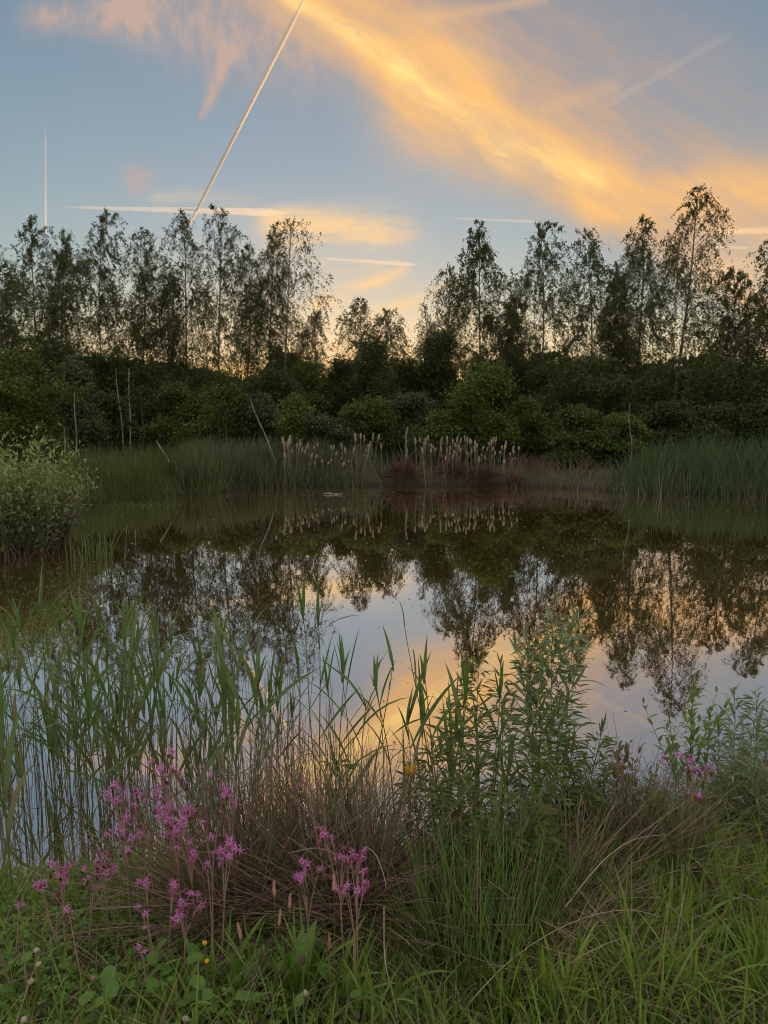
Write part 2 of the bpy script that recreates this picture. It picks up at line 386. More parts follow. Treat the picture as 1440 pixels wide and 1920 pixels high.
# ------------------------------------------------------------------ ground and pond
near = [(-420, 1640), (0, 1668), (300, 1655), (600, 1640), (900, 1615), (1150, 1590), (1300, 1545), (1440, 1490), (1700, 1400)]
far = [(1800, 950), (1440, 932), (1180, 924), (1050, 915), (950, 912), (700, 912), (520, 912), (400, 925), (300, 935), (170, 945), (135, 985), (105, 1022), (0, 1040), (-130, 1048)]
POND = [on_z(*p).to_2d() for p in near] + [on_z(*p).to_2d() for p in far]
POND = np.array([[p.x, p.y] for p in POND])
POND = np.vstack([POND, [[-13, 10.5], [-15, 6.]]])
def pond_sd(x, y):
    """signed distance to the shore, positive inside the water"""
    p = np.stack([x, y], -1); d = np.full(x.shape, 1e9); ins = np.zeros(x.shape, bool)
    m = len(POND)
    for i in range(m):
        a, b = POND[i], POND[(i + 1) % m]; ab = b - a
        h = np.clip(((p - a) @ ab) / (ab @ ab), 0, 1)
        d = np.minimum(d, np.linalg.norm(p - a - h[..., None] * ab, axis=-1))
        c = ((a[1] > y) != (b[1] > y)) & (x < (b[0] - a[0]) * (y - a[1]) / (b[1] - a[1] + 1e-12) + a[0]); ins ^= c
    return np.where(ins, d, -d)
def height(x, y):
    x = np.asarray(x, float); y = np.asarray(y, float)
    s = pond_sd(x, y)
    top = np.where(y > 8, .42, .36)
    bumps = .025 * np.sin(x * 5.1 + y * 2.3) * np.sin(y * 4.3 - x * 1.7) + .012 * np.sin(x * 13 + 1) * np.sin(y * 11)
    out = top * (1 - np.exp(s / .45)) + bumps * np.clip(-s * 3, 0, 1)
    inn = -np.minimum(.7, s * .22)
    return np.where(s > 0, inn, out)
def hz(x, y): return float(height(np.array([x]), np.array([y]))[0])
def axis(segs):
    out = [np.array([segs[0][0]])]
    for a, b, st in segs: out.append(np.linspace(a, b, max(2, int(round(abs(b - a) / st)) + 1))[1:])
    return np.concatenate(out)
gx = axis([(-4000, -400, 900), (-400, -60, 60), (-60, -18, 2), (-18, -4, .3), (-4, 4, .09), (4, 18, .3), (18, 60, 2), (60, 400, 60), (400, 4000, 900)])
gy = axis([(-4000, -400, 900), (-400, -20, 60), (-20, 0, 1.), (0, 5, .09), (5, 26, .3), (26, 70, 2), (70, 400, 60), (400, 4600, 800)])
GX, GY = np.meshgrid(gx, gy, indexing='ij'); GZ = height(GX, GY)
nx, ny = GX.shape
idx = np.arange(nx * ny).reshape(nx, ny)
gf = np.stack([idx[:-1, :-1], idx[1:, :-1], idx[1:, 1:], idx[:-1, 1:]], -1).reshape(-1, 4)
tag(MB().add(np.stack([GX, GY, GZ], -1), gf, .5).build('ground', MT['turf'], smooth=True), kind='structure')
wx = np.array([-19., 19.]); wy = np.array([2., 25.])
tag(MB().add([(-19, 2, 0), (19, 2, 0), (19, 25, 0), (-19, 25, 0)], [[0, 1, 2, 3]], .5).build('pond_water', MT['water']), kind='structure')

# ------------------------------------------------------------------ contrails: thin closed tubes of ice cloud high above
def vol_mat(name, dens, col):
    m = bpy.data.materials.new(name); m.use_nodes = True; t = m.node_tree; t.nodes.clear()
    v = _n(t, 'ShaderNodeVolumeScatter'); v.inputs['Color'].default_value = (*col, 1); v.inputs['Density'].default_value = dens; v.inputs['Anisotropy'].default_value = .35
    out = _n(t, 'ShaderNodeOutputMaterial'); t.links.new(v.outputs[0], out.inputs['Volume']); return m
ALT = 900.0
def contrail(p0, p1, w0, w1, tau, label, n=160, col=(.97, .93, .86), jit=.06):
    A = on_z(*p0, ALT); Bq = on_z(*p1, ALT)
    t = np.linspace(0, 1, n); P = arr(A)[None] * (1 - t)[:, None] + arr(Bq)[None] * t[:, None]
    dist = np.linalg.norm(P - [0, 0, CAM_H], axis=1)
    px = w0 + (w1 - w0) * t
    r = dist * px / F * .5 * (1 + jit * (RNG.uniform(-1, 1, n))) * np.clip(np.minimum(t, 1 - t) * 8 + .15, 0, 1)
    P[:, 2] += RNG.normal(size=n) * r * .05
    mb = MB(); tubes(mb, P[None], r[None], 8, .5)
    k = mb.n; mb.add(np.concatenate([mb.v[0][:8], mb.v[0][-8:]]), [[0, 1, 2, 3], [0, 3, 4, 7], [4, 5, 6, 7], [8, 9, 10, 11], [8, 11, 12, 15], [12, 13, 14, 15]], .5)
    o = mb.build('contrail', vol_mat('contrail_ice', tau / (2 * r.mean()), col), loc=tuple(A), smooth=True)
    tag(o, label, 'contrail', 'contrails in the evening sky')
contrail((352, 428), (600, -60), 4, 8.5, .95, 'long bright contrail slanting from the birch tops up to the orange cloud')
contrail((110, 388), (545, 399), 4, 15, .34, 'level peach contrail lying just above the birch tops, crossed by the slanting one')
contrail((86, 442), (85, 225), 4.5, 3, .055, 'faint upright contrail rising above a birch top on its own')
contrail((1130, 202), (1385, 55), 15, 13, .035, 'faint blurred contrail in the mauve sky above the orange cloud band')
contrail((845, 409), (1010, 416), 4, 6, .13, 'short thin pale contrail above the round topped birch')
contrail((600, 484), (785, 497), 5, 8, .2, 'thin yellow contrail in the gap between the two groups of birches')
contrail((1320, 436), (1480, 431), 8, 9, .3, 'thick short peach contrail beside the tallest birch')
contrail((1330, 462), (1405, 465), 4, 4, .3, 'thin short contrail below the thick peach one beside the tallest birch')

# ------------------------------------------------------------------ trees
def trunk_path(base, H, lean, wob, n=14, seed=0):
    g = np.random.default_rng(seed); t = np.linspace(0, 1, n)
    ph = g.uniform(0, 6, 4)
    x = lean[0] * t ** 1.3 + wob * (np.sin(t * 5 + ph[0]) - np.sin(ph[0])) * t ** .5
    y = lean[1] * t ** 1.3 + wob * (np.sin(t * 4.3 + ph[1]) - np.sin(ph[1])) * t ** .5
    return arr(base)[None] + np.stack([x, y, H * t], 1)
def along(path, t):
    n = len(path) - 1; q = np.clip(t, 0, 1) * n; i = np.minimum(q.astype(int), n - 1); f = (q - i)[:, None]
    return path[i] * (1 - f) + path[i + 1] * f
def birch(px, topy, Y, wid_px, label, seed, lean_px=0, low=.22, dens=1., wob=.12, mat='birch_leaf', tr=.05, upright=.35, stems=1, leaf=.062):
    g = np.random.default_rng(seed)
    top = at(px, topy, Y); bx = at(px - lean_px, 800, Y).x
    base = (bx, Y, hz(bx, Y) - .05); H = top.z - base[2]
    W = wid_px / F * Y * .5
    o = thing('birch_tree', label, 'tree', base, 'birches rising above the thicket')
    tm = MB(); path = trunk_path(base, H, (top.x - bx, g.normal() * .3), wob, 16, seed)
    t = np.linspace(0, 1, 16); tubes(tm, path[None], (tr * (1 - t) ** .8 + .005)[None], 7)
    P_ = [(path, 0., 1.)]
    for k in range(stems - 1):
        p2 = trunk_path(base, H * g.uniform(.74, .9), (top.x - bx + g.choice([-1, 1]) * W * g.uniform(.5, .8), g.normal() * .4), wob, 16, seed + 50 + k)
        tubes(tm, p2[None], (tr * .7 * (1 - t) ** .8 + .005)[None], 6); P_.append((p2, 0., .62))
    tm.build('trunk', MT['birch_bark'], o, smooth=True)
    br, cr = MB(), MB()
    kx = g.uniform(0, 6.28, 8); kf = g.uniform(.8, 1.2, 8)
    for path, _, ws in P_:
        # main branches: ascending, tips nodding; their lengths follow a ragged pointed oval
        nb = int(78 * ws)
        u = ((np.arange(nb) + g.uniform(0, 1, nb)) / nb) ** 1.05 * .985
        az = np.arange(nb) * 2.4 + g.normal(size=nb) * .4
        prof = np.interp(u, [0, .12, .32, .55, .75, .9, 1], [.5, .82, 1., .88, .62, .34, .08])
        lobe = .78 + .30 * np.sin(az * 1. + u * 7 * kf[0] + kx[0]) + .22 * np.sin(u * 17 * kf[1] + kx[1] + az * 2)
        rad = W * ws ** .5 * prof * np.clip(lobe, .35, 1.25) * g.uniform(.75, 1.1, nb)
        p0 = along(path, low + (1 - low) * u * .985)
        out = np.stack([np.cos(az), np.sin(az), 0 * az], 1)
        rise = rad * np.interp(u, [0, .5, 1], [.55, 1.0, 1.9]) + .05
        d = out * rad[:, None] + np.array([0, 0, 1.]) * rise[:, None]; Lb = np.linalg.norm(d, axis=1); d = unit(d)
        dr = np.tile([0, 0, -1.], (nb, 1)) * (rise / Lb * g.uniform(.45, .95, nb))[:, None]
        stalks(br, p0, d, Lb, .011, dr, 5, 3)
        # fine hanging strands all along the branches
        nt = int(nb * 11); bi = g.choice(nb, nt, p=(Lb + .12) / (Lb + .12).sum())
        ts = g.uniform(.08, 1.02, nt) ** .75; L = Lb[bi]
        q = p0[bi] + d[bi] * (L * ts)[:, None] + dr[bi] * (L * ts ** 2)[:, None]
        ub = u[bi]
        upf = (g.uniform(0, 1, nt) < np.clip((ub - .45) * 1.3 * (.5 + upright), 0, .8))
        tl = np.where(upf, g.uniform(.18, .55, nt), g.uniform(.35, 1.25, nt)) * np.interp(ub, [0, .6, 1], [1.05, .85, .34])
        td = unit(out[bi] * np.where(upf, .45, .28)[:, None] + g.normal(size=(nt, 3)) * .26 + np.where(upf, .95, -.25)[:, None] * np.array([0, 0, 1.]))
        tdr = np.tile([0, 0, -1.], (nt, 1)) * np.where(upf, .08, .72)[:, None] + np.array([.10, 0, 0])
        # thin or thick patches
        pn = np.sin(q[:, 0] * 2.1 * kf[2] + kx[2] + q[:, 2] * .9) * np.sin(q[:, 2] * 1.7 * kf[3] + kx[3]) + np.sin(q[:, 0] * 4.3 + q[:, 2] * 3.1 + kx[4]) * .5
        den = np.clip(np.interp(ub, [0, .3, .6, 1], [.34, .52, .74, .78]) + .42 * pn + g.normal(size=nt) * .24, .03, 1.)
        strips(br, q, td, tl, .007, tdr, 2)
        nl = int(54 * dens); ti = np.repeat(np.arange(nt), nl); s_ = g.uniform(.0, 1.04, len(ti)) ** .9
        k = g.uniform(0, 1, len(ti)) < den[ti] * np.clip(tl[ti] / .8, .35, 1.2); ti, s_ = ti[k], s_[k]; n = len(ti)
        c = q[ti] + td[ti] * (tl[ti] * s_)[:, None] + tdr[ti] * (tl[ti] * s_ ** 2)[:, None] + g.normal(size=(n, 3)) * .035
        trileaves(cr, c, g.uniform(.6, 1.35, n) * leaf, g.normal(size=(n, 3)) * .6 + [0, 0, -.7], np.clip(den[ti] * .3 + g.uniform(0, .55, n), 0, 1))
    tag(br.build('branches', MT['bark'], o), kind='stuff'); cr.build('crown', MT[mat], o)
    return o

def bush(px, topy, Y, wid_px, label, seed, mat='bush_dark', botz=.2, n=20000, leaf=.062, name='bush', cat='bush', group='bushes and small trees of the far thicket', lobes=11, trunk=True, depth=None, solid=1.0, airy=.22):
    g = np.random.default_rng(seed)
    top = at(px, topy, Y); bx = at(px, 830, Y).x; zb = hz(bx, Y) - .05
    H = top.z - zb; W = wid_px / F * Y * .5; D = W * .8 if depth is None else depth
    o = thing(name, label, cat, (bx, Y, zb), group)
    if trunk:
        tm = MB(); ns = g.integers(2, 5)
        for k in range(ns):
            p = trunk_path((bx + g.normal() * .12, Y + g.normal() * .12, zb), H * g.uniform(.6, .88), (g.normal() * W * .35, g.normal() * D * .35), .06, 10, int(g.integers(1e6)))
            tubes(tm, p[None], (.05 * (1 - np.linspace(0, 1, 10)) ** .8 + .008)[None], 5)
        tm.build('trunk', MT['bark'], o, smooth=True)
    cr = MB()
    lc = np.zeros((lobes, 3)); lr = np.zeros((lobes, 3))
    for k in range(lobes):
        u = (k + .5) / lobes; hh = botz + (1 - botz) * u
        rad = np.interp(u, [0, .2, .55, .85, 1], [.75, .95, .9, .55, .18])
        a = g.uniform(0, 2 * np.pi); q = g.uniform(.25, .8) * rad
        s = g.uniform(.32, .5) * (1 - .35 * u)
        lc[k] = (np.cos(a) * q * W, np.sin(a) * q * D, hh * H - s * H * .20)
        lr[k] = (W * s * 1.15, D * s * 1.15, H * s * g.uniform(.4, .7))
    lc[-1, :2] *= .15; lc[-1, 2] = H - lr[-1, 2] * 1.02
    vol = lr.prod(1) ** (2 / 3); wts = vol / vol.sum()
    kc = max(60, n // 55); li = g.choice(lobes, kc, p=wts)
    dv = unit(g.normal(size=(kc, 3))); dv[:, 2] = np.abs(dv[:, 2]) * .9 - .25
    cc = lc[li] + dv * lr[li] * (g.uniform(.35, 1., (kc, 1)) ** .4)
    ci = g.integers(0, kc, n); tn = g.uniform(0, .55, kc)
    c = cc[ci] + g.normal(size=(n, 3)) * np.array([1, 1, .6]) * airy * (H / 4) ** .5
    ns_ = 60; pi_ = g.integers(0, kc, ns_); spd = unit(dv[pi_] * .6 + g.normal(size=(ns_, 3)) * .35 + [0, 0, .7]); m_ = n // 4
    k2 = g.integers(0, ns_, m_); c[:m_] = cc[pi_[k2]] + spd[k2] * (g.uniform(0, .75, m_) * g.uniform(.4, 1., ns_)[k2] * (H / 4))[:, None] + g.normal(size=(m_, 3)) * .05
    c[:, 2] = np.clip(c[:, 2], .05, H * 1.06)
    trileaves(cr, c + [bx, Y, zb], g.uniform(.6, 1.4, n) * leaf * 1.25, g.normal(size=(n, 3)) + dv[ci] * .5 + [0, 0, -.3], np.clip(tn[ci] + g.uniform(0, .45, n), 0, 1))
    cr.build('crown', MT[mat], o)
    return o

# birches: (px, top y, distance, width px, label, options)
B_ = [
 (-12, 455, 30, 150, 'birch with a drooping dark crown cut by the frame edge', dict()),
 (66, 412, 33, 120, 'feathery topped birch under the faint upright contrail', dict(upright=.6)),
 (128, 432, 34, 80, 'slim birch leaning beside a broad bushy birch', dict(lean_px=14)),
 (195, 402, 32, 150, 'broad birch with a dark forked top bending sideways', dict(dens=1.15, stems=2)),
 (262, 428, 34, 92, 'thin sparse birch with a pointed top and see-through crown', dict(dens=.7, upright=.7)),
 (318, 520, 33, 70, 'low wispy birch filling the gap before the contrail birch', dict(dens=.7)),
 (346, 396, 33, 110, 'birch whose top the long slanting contrail seems to touch', dict(dens=0.82, wob=.06)),
 (410, 398, 32, 140, 'full birch with a spiky tip and dense hanging sides', dict(dens=0.90, upright=.5, wob=.05)),
 (458, 452, 34, 80, 'small pale birch tucked against the full spiky tipped birch', dict(dens=.6)),
 (506, 418, 34, 110, 'airy birch with a pale loose crown next to a twin dark top', dict(dens=.7, upright=.6)),
 (546, 415, 33, 150, 'birch with a dark narrow top and a long branch drooping outward', dict(dens=0.74, wob=.05, lean_px=18)),
 (600, 590, 35, 64, 'small soft far birch at the edge of the yellow gap', dict(mat='birch_leaf_far', dens=.6)),
 (684, 566, 34, 90, 'thin wispy far birch alone in the middle of the gap', dict(mat='birch_leaf_far', dens=.85, upright=.6)),
 (730, 585, 35, 96, 'brownish far birch with arching twigs behind a dark round bush', dict(mat='birch_leaf_far', dens=.95)),
 (836, 505, 35, 80, 'pale blurred far birch bent beside a dense dark birch', dict(mat='birch_leaf_far', dens=.6, lean_px=10)),
 (790, 572, 36, 66, 'far birch with one drooping feathery tip over a dark bush', dict(mat='birch_leaf_far', dens=.45, lean_px=-14)),
 (901, 418, 32, 104, 'dense dark columnar birch at the edge of the bright gap', dict(dens=1.35, wob=.04)),
 (1011, 424, 33, 128, 'round topped birch with a full brushy crown', dict(dens=1.25, upright=.8)),
 (960, 560, 34, 70, 'low leafy birch under the round topped birch', dict(dens=.9)),
 (1104, 432, 33, 124, 'medium birch with a ragged top in the row of tall birches', dict(dens=1.05, upright=.5)),
 (1150, 500, 34, 70, 'shorter birch squeezed between two taller neighbours', dict(dens=1.)),
 (1194, 408, 32, 112, 'slim pointed birch standing next to the tallest birch', dict(dens=1.05, upright=.4)),
 (1292, 366, 31, 150, 'tallest birch with a curved bare lower trunk and ragged tip', dict(dens=1., lean_px=34, wob=.10, low=.34, tr=.075, upright=.45)),
 (1360, 518, 29, 150, 'bushy low birch with spreading leafy branches below the tallest one', dict(dens=1.1, low=.1, stems=2, upright=.7)),
 (1452, 452, 29, 130, 'birch reaching into the frame from the edge with drooping sprays', dict(dens=.9, upright=.2)),
 (1530, 420, 31, 130, 'birch outside the frame edge beside the drooping sprays', dict()),
 (-90, 420, 32, 140, 'birch standing just past the frame edge next to the dark crown', dict()),
]
for i, (px, ty, Y, w, lab, kw) in enumerate(B_): birch(px, ty - 8, Y, w * (1.36 if i in (3, 6, 7, 10, 17) else 1.22), lab, 100 + i, **kw)

T_ = [
 # back row, the dense dark skyline
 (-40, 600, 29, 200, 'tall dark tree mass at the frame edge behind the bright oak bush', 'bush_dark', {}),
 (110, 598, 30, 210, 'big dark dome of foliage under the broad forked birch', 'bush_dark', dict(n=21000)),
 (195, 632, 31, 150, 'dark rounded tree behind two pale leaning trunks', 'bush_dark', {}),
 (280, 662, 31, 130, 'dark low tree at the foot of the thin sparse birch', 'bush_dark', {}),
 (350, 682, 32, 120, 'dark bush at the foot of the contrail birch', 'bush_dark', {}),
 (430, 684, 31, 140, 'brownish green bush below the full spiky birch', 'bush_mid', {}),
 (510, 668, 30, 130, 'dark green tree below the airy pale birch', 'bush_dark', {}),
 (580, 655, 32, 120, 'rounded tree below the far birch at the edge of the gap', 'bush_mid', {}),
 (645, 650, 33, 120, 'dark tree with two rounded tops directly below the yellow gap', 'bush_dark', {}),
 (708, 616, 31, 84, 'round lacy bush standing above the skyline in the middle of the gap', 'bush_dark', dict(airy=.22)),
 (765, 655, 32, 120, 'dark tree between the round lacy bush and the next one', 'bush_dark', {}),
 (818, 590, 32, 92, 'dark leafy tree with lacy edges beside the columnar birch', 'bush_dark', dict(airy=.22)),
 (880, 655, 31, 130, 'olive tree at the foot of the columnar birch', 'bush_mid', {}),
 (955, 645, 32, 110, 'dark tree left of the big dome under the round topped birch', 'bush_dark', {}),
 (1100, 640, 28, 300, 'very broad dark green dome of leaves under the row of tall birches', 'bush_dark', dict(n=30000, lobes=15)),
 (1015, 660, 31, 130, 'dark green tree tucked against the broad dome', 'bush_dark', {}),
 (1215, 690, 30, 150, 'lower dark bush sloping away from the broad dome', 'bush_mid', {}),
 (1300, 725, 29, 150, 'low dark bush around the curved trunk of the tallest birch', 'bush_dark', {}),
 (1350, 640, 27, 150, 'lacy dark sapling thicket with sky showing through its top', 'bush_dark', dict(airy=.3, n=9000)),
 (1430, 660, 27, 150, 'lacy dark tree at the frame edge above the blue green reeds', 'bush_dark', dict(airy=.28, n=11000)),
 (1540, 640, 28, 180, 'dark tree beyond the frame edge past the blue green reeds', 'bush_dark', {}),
 # front row
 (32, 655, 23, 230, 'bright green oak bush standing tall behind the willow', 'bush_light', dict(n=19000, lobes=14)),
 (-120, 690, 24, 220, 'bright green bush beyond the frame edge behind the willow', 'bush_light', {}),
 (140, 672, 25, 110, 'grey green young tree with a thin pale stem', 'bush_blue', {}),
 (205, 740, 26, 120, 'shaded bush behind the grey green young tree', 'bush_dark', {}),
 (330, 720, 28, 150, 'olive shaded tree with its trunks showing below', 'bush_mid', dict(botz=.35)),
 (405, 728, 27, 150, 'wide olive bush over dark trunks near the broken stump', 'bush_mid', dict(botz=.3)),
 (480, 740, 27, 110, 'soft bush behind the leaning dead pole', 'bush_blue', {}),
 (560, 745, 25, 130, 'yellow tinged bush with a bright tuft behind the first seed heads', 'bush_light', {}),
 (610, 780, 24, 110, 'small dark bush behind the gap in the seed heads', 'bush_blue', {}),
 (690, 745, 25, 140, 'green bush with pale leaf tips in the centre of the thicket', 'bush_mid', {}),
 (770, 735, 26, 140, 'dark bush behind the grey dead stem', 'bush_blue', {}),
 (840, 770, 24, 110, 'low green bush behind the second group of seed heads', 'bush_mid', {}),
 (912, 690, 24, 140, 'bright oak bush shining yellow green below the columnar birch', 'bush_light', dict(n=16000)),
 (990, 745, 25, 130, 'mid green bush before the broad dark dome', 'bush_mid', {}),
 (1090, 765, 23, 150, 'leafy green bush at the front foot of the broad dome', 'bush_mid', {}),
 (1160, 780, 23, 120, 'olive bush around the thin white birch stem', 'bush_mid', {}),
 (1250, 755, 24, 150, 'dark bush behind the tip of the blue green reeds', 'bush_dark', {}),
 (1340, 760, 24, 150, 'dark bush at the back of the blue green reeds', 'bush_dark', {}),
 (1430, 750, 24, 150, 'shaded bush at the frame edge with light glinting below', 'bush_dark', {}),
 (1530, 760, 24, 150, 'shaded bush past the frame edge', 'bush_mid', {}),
]
for i, (px, ty, Y, w, lab, mt, kw) in enumerate(T_): bush(px, ty + (20 if i < 21 else 0), Y, w, lab, 300 + i, mt, **kw)
# far dark wood closing the view behind the thicket
g = MB(); nfw = 90000
fx = RNG.uniform(-40, 40, nfw); fy = RNG.uniform(38, 52, nfw)
fh = 3.5 + .8 * np.sin(fx * .9) + .5 * np.sin(fx * 2.3 + 1)
fzz = fh * RNG.uniform(0, 1, nfw) ** .8 + .4
trileaves(g, np.stack([fx, fy, fzz], 1), RNG.uniform(.35, .6, nfw), rnd_dirs(nfw), RNG.uniform(0, 1, nfw))
tag(g.build('distant_wood', MT['bush_dark']), 'low dark wood closing the view behind the thicket', 'wood', kind='stuff')

# bare stems seen in front of the thicket
def pole(p0, p1, Y, r0, r1, name, label, mat, cat='tree', bend=.05, dy=0, zmin=None, group=None, fork=0):
    r0 *= .75; r1 *= .75; bend *= .6
    a = arr(at(*p0, Y)); b = arr(at(*p1, Y + dy)); t = np.linspace(0, 1, 10)
    P = a[None] * (1 - t)[:, None] + b[None] * t[:, None]; P[:, 0] += bend * np.sin(t * 5.5) * np.sin(t * np.pi)
    o = thing(name, label, cat, tuple(a), group)
    mb = MB(); tubes(mb, P[None], (r0 + (r1 - r0) * t)[None], 7); mb.build('trunk', MT[mat], o, smooth=True)
    nb = 5 + fork; mb = MB(); q = along(P, RNG.uniform(.55, 1, nb)); d = rnd_dirs(nb) * [1, 1, .3] + unit(b - a) * .8
    stalks(mb, q, d, RNG.uniform(.08, .28, nb) if not fork else RNG.uniform(.2, .6, nb), r1 * .45, np.zeros((nb, 3)), 3); tag(mb.build('twigs', MT[mat], o), kind='stuff')
    return o
pole((143, 862), (140, 735), 20.5, .028, .014, 'slim_birch', 'thin white birch stem of the grey green young tree', 'dead')
pole((122, 850), (121, 800), 21, .03, .02, 'slim_birch', 'short pale stump beside the thin white stem', 'dead', bend=.02)
pole((232, 845), (217, 690), 25, .03, .02, 'slim_birch', 'pale trunk leaning inward, the first of a close pair', 'birch_bark')
pole((244, 845), (242, 690), 25, .035, .022, 'slim_birch', 'straight pale trunk, the second of a close pair', 'birch_bark')
pole((268, 850), (266, 740), 26, .05, .03, 'dark_tree', 'dark straight trunk beside the pale pair', 'bark')
pole((305, 850), (308, 750), 27, .04, .03, 'dark_tree', 'dark trunk under the olive tree', 'bark')
pole((410, 862), (412, 760), 26, .07, .04, 'dark_tree', 'thick dark trunk under the wide olive bush', 'bark')
pole((422, 850), (426, 760), 26, .04, .03, 'dark_tree', 'slim dark trunk next to the thick dark one', 'bark')
pole((516, 866), (468, 745), 21.8, .035, .016, 'dead_pole', 'grey dead pole leaning steeply over the cattail bed', 'dead', 'dead stem')
pole((318, 866), (293, 827), 19.5, .03, .022, 'dead_pole', 'short broken pale branch sticking up from the sedges', 'dead', 'dead stem', bend=.01)
pole((757, 880), (765, 800), 21.8, .04, .022, 'dead_pole', 'crooked grey dead stem behind the red brown tussock', 'dead', 'dead stem', bend=.1)
pole((1182, 880), (1181, 755), 20.5, .024, .012, 'slim_birch', 'thin white birch stem standing by the blue green reeds', 'dead', bend=.09)
o = pole((716, 916), (693, 862), 20.9, .012, .006, 'dead_branch', 'bleached dead twigs splayed at the end of the tussock', 'dead', 'dead branch', fork=9)

# ------------------------------------------------------------------ willow bush on the near promontory
def willow(px, topy, Y, wid, base_py, label, n=4200):
    b = on_z(px, base_py, .05); Y = b.y; bx = b.x; zb = hz(bx, Y); top = at(px, topy, Y); H = (top.z - zb) * 1.02; W = wid / F * Y * .5
    o = thing('willow_bush', label, 'bush', (bx, Y, zb), 'willow bushes on the low point')
    ns = 46; d = fan(ns, .62); base = disc(ns, W * .55) + [bx, Y, zb]
    base[:, 2] = height(base[:, 0], base[:, 1]) - .02
    L = RNG.uniform(.62, 1.02, ns) * H; mb = MB(); stalks(mb, base, d, L, .009, d * [.12, .12, -.1], 5, 4); mb.build('stems', MT['twig'], o)
    cr = MB(); k = RNG.integers(0, ns, n); s = RNG.uniform(.22, 1.03, n)
    off = RNG.normal(size=(n, 3)) * .085 * (.5 + s)[:, None]
    c = base[k] + d[k] * (L[k] * s)[:, None] + off
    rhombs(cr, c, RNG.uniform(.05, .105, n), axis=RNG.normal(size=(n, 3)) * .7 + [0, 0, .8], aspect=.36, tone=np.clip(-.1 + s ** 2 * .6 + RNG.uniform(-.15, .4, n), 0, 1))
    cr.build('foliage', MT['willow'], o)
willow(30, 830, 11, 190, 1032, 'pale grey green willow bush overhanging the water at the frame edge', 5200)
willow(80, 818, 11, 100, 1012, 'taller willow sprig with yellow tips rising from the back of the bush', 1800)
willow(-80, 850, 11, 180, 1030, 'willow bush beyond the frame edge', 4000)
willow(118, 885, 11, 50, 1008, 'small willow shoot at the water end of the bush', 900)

# ------------------------------------------------------------------ far bank beds
def bed(name, label, cat, poly, n, L, w, mat, lean=.25, droop=.25, nseg=3, ends=(.06, .06)):
    """poly: list of pixel pairs on the water plane; blades scattered between them"""
    a = np.array([arr(on_z(*p)) for p in poly[0]]); b = np.array([arr(on_z(*p)) for p in poly[1]])
    t = RNG.uniform(0, 1, n); edge = np.clip(np.minimum((t + .002) / ends[0], (1.002 - t) / ends[1]), 0, 1)
    t = t[RNG.uniform(0, 1, n) < edge]; n = len(t); edge = np.clip(np.minimum((t + .002) / ends[0], (1.002 - t) / ends[1]), 0, 1)
    t = t * (len(a) - 1); i = np.minimum(t.astype(int), len(a) - 2); f = (t - i)[:, None]
    A = a[i] * (1 - f) + a[i + 1] * f; Bq = b[i] * (1 - f) + b[i + 1] * f
    k = RNG.uniform(0, 1, (n, 1)); P = A * (1 - k) + Bq * k
    P[:, 2] = np.maximum(height(P[:, 0], P[:, 1]), -.05)
    hgt = L if callable(L) else (lambda x, q: RNG.uniform(L[0], L[1], n))
    LL = hgt(P[:, 0], RNG.uniform(0, 1, n))
    ph = RNG.uniform(0, 6, 4)
    pt = .5 + .5 * np.sin(P[:, 0] * 2.6 + ph[0] + P[:, 1] * 1.3) * np.sin(P[:, 0] * .9 + ph[1] - P[:, 1] * 2.1)
    LL = LL * (.72 + .42 * pt) * (.6 + .4 * edge) * RNG.uniform(.7, 1.1, n)
    d = unit(fan(n, lean) + np.stack([.16 * np.sin(P[:, 0] * 3.3 + ph[2]), .1 * np.sin(P[:, 1] * 4 + ph[3]), 0 * pt], 1)); mb = MB()
    strips(mb, P, d, LL, RNG.uniform(.6, 1.5, n) * w, d * [1, 1, 0] * droop - [0, 0, .05], nseg, tone=np.clip(pt * .45 + RNG.beta(1.6, 2, n) * .62 - .05, 0, 1))
    return tag(mb.build(name, MT[mat]), label, cat, kind='stuff')
bed('sedge_bed', 'soft green sedges growing out of the water past the willow', 'sedge', ([(110, 965), (200, 946), (300, 938), (430, 926)], [(110, 900), (200, 885), (300, 880), (430, 880)]), 9000, (.3, .8), .018, 'far_sedge', .34)
bed('sedge_bed', 'sparse sedge stems standing in open water before the sedge bed', 'sedge', ([(120, 1010), (220, 985), (330, 950)], [(110, 970), (200, 948), (330, 940)]), 350, (.25, .6), .010, 'far_sedge', .25)
bed('cattail_leaves', 'dense grey green cattail leaves under the first seed heads', 'cattail leaves', ([(335, 930), (400, 924), (520, 915), (690, 914)], [(335, 892), (400, 890), (520, 885), (690, 885)]), 6000, (.6, 1.05), .024, 'cat_leaf', .26, ends=(.05, .02))
bed('cattail_leaves', 'dark cattail leaves at the back of the second seed heads', 'cattail leaves', ([(760, 893), (870, 893), (985, 896)], [(760, 880), (870, 880), (985, 880)]), 3000, (.6, 1.15), .022, 'cat_leaf', .22)
bed('reed_bed', 'blue green reeds massed along the far bank', 'reeds', ([(1130, 927), (1250, 930), (1440, 936), (1620, 944)], [(1130, 885), (1250, 882), (1440, 880), (1620, 885)]), 8000, lambda x, u: (.6 + .55 * u) * np.interp(x, [5, 6.5, 9, 12], [.72, .85, 1.18, 1.1]), .024, 'far_reed', .34, .4, ends=(.3, .02))
bed('dry_sedge', 'grey brown dead sedge along the water between tussocks and reeds', 'dead sedge', ([(940, 917), (1040, 918), (1170, 926)], [(940, 885), (1040, 885), (1170, 890)]), 1700, (.3, .65), .018, 'dry_mix', .6, .5, ends=(.1, .25))
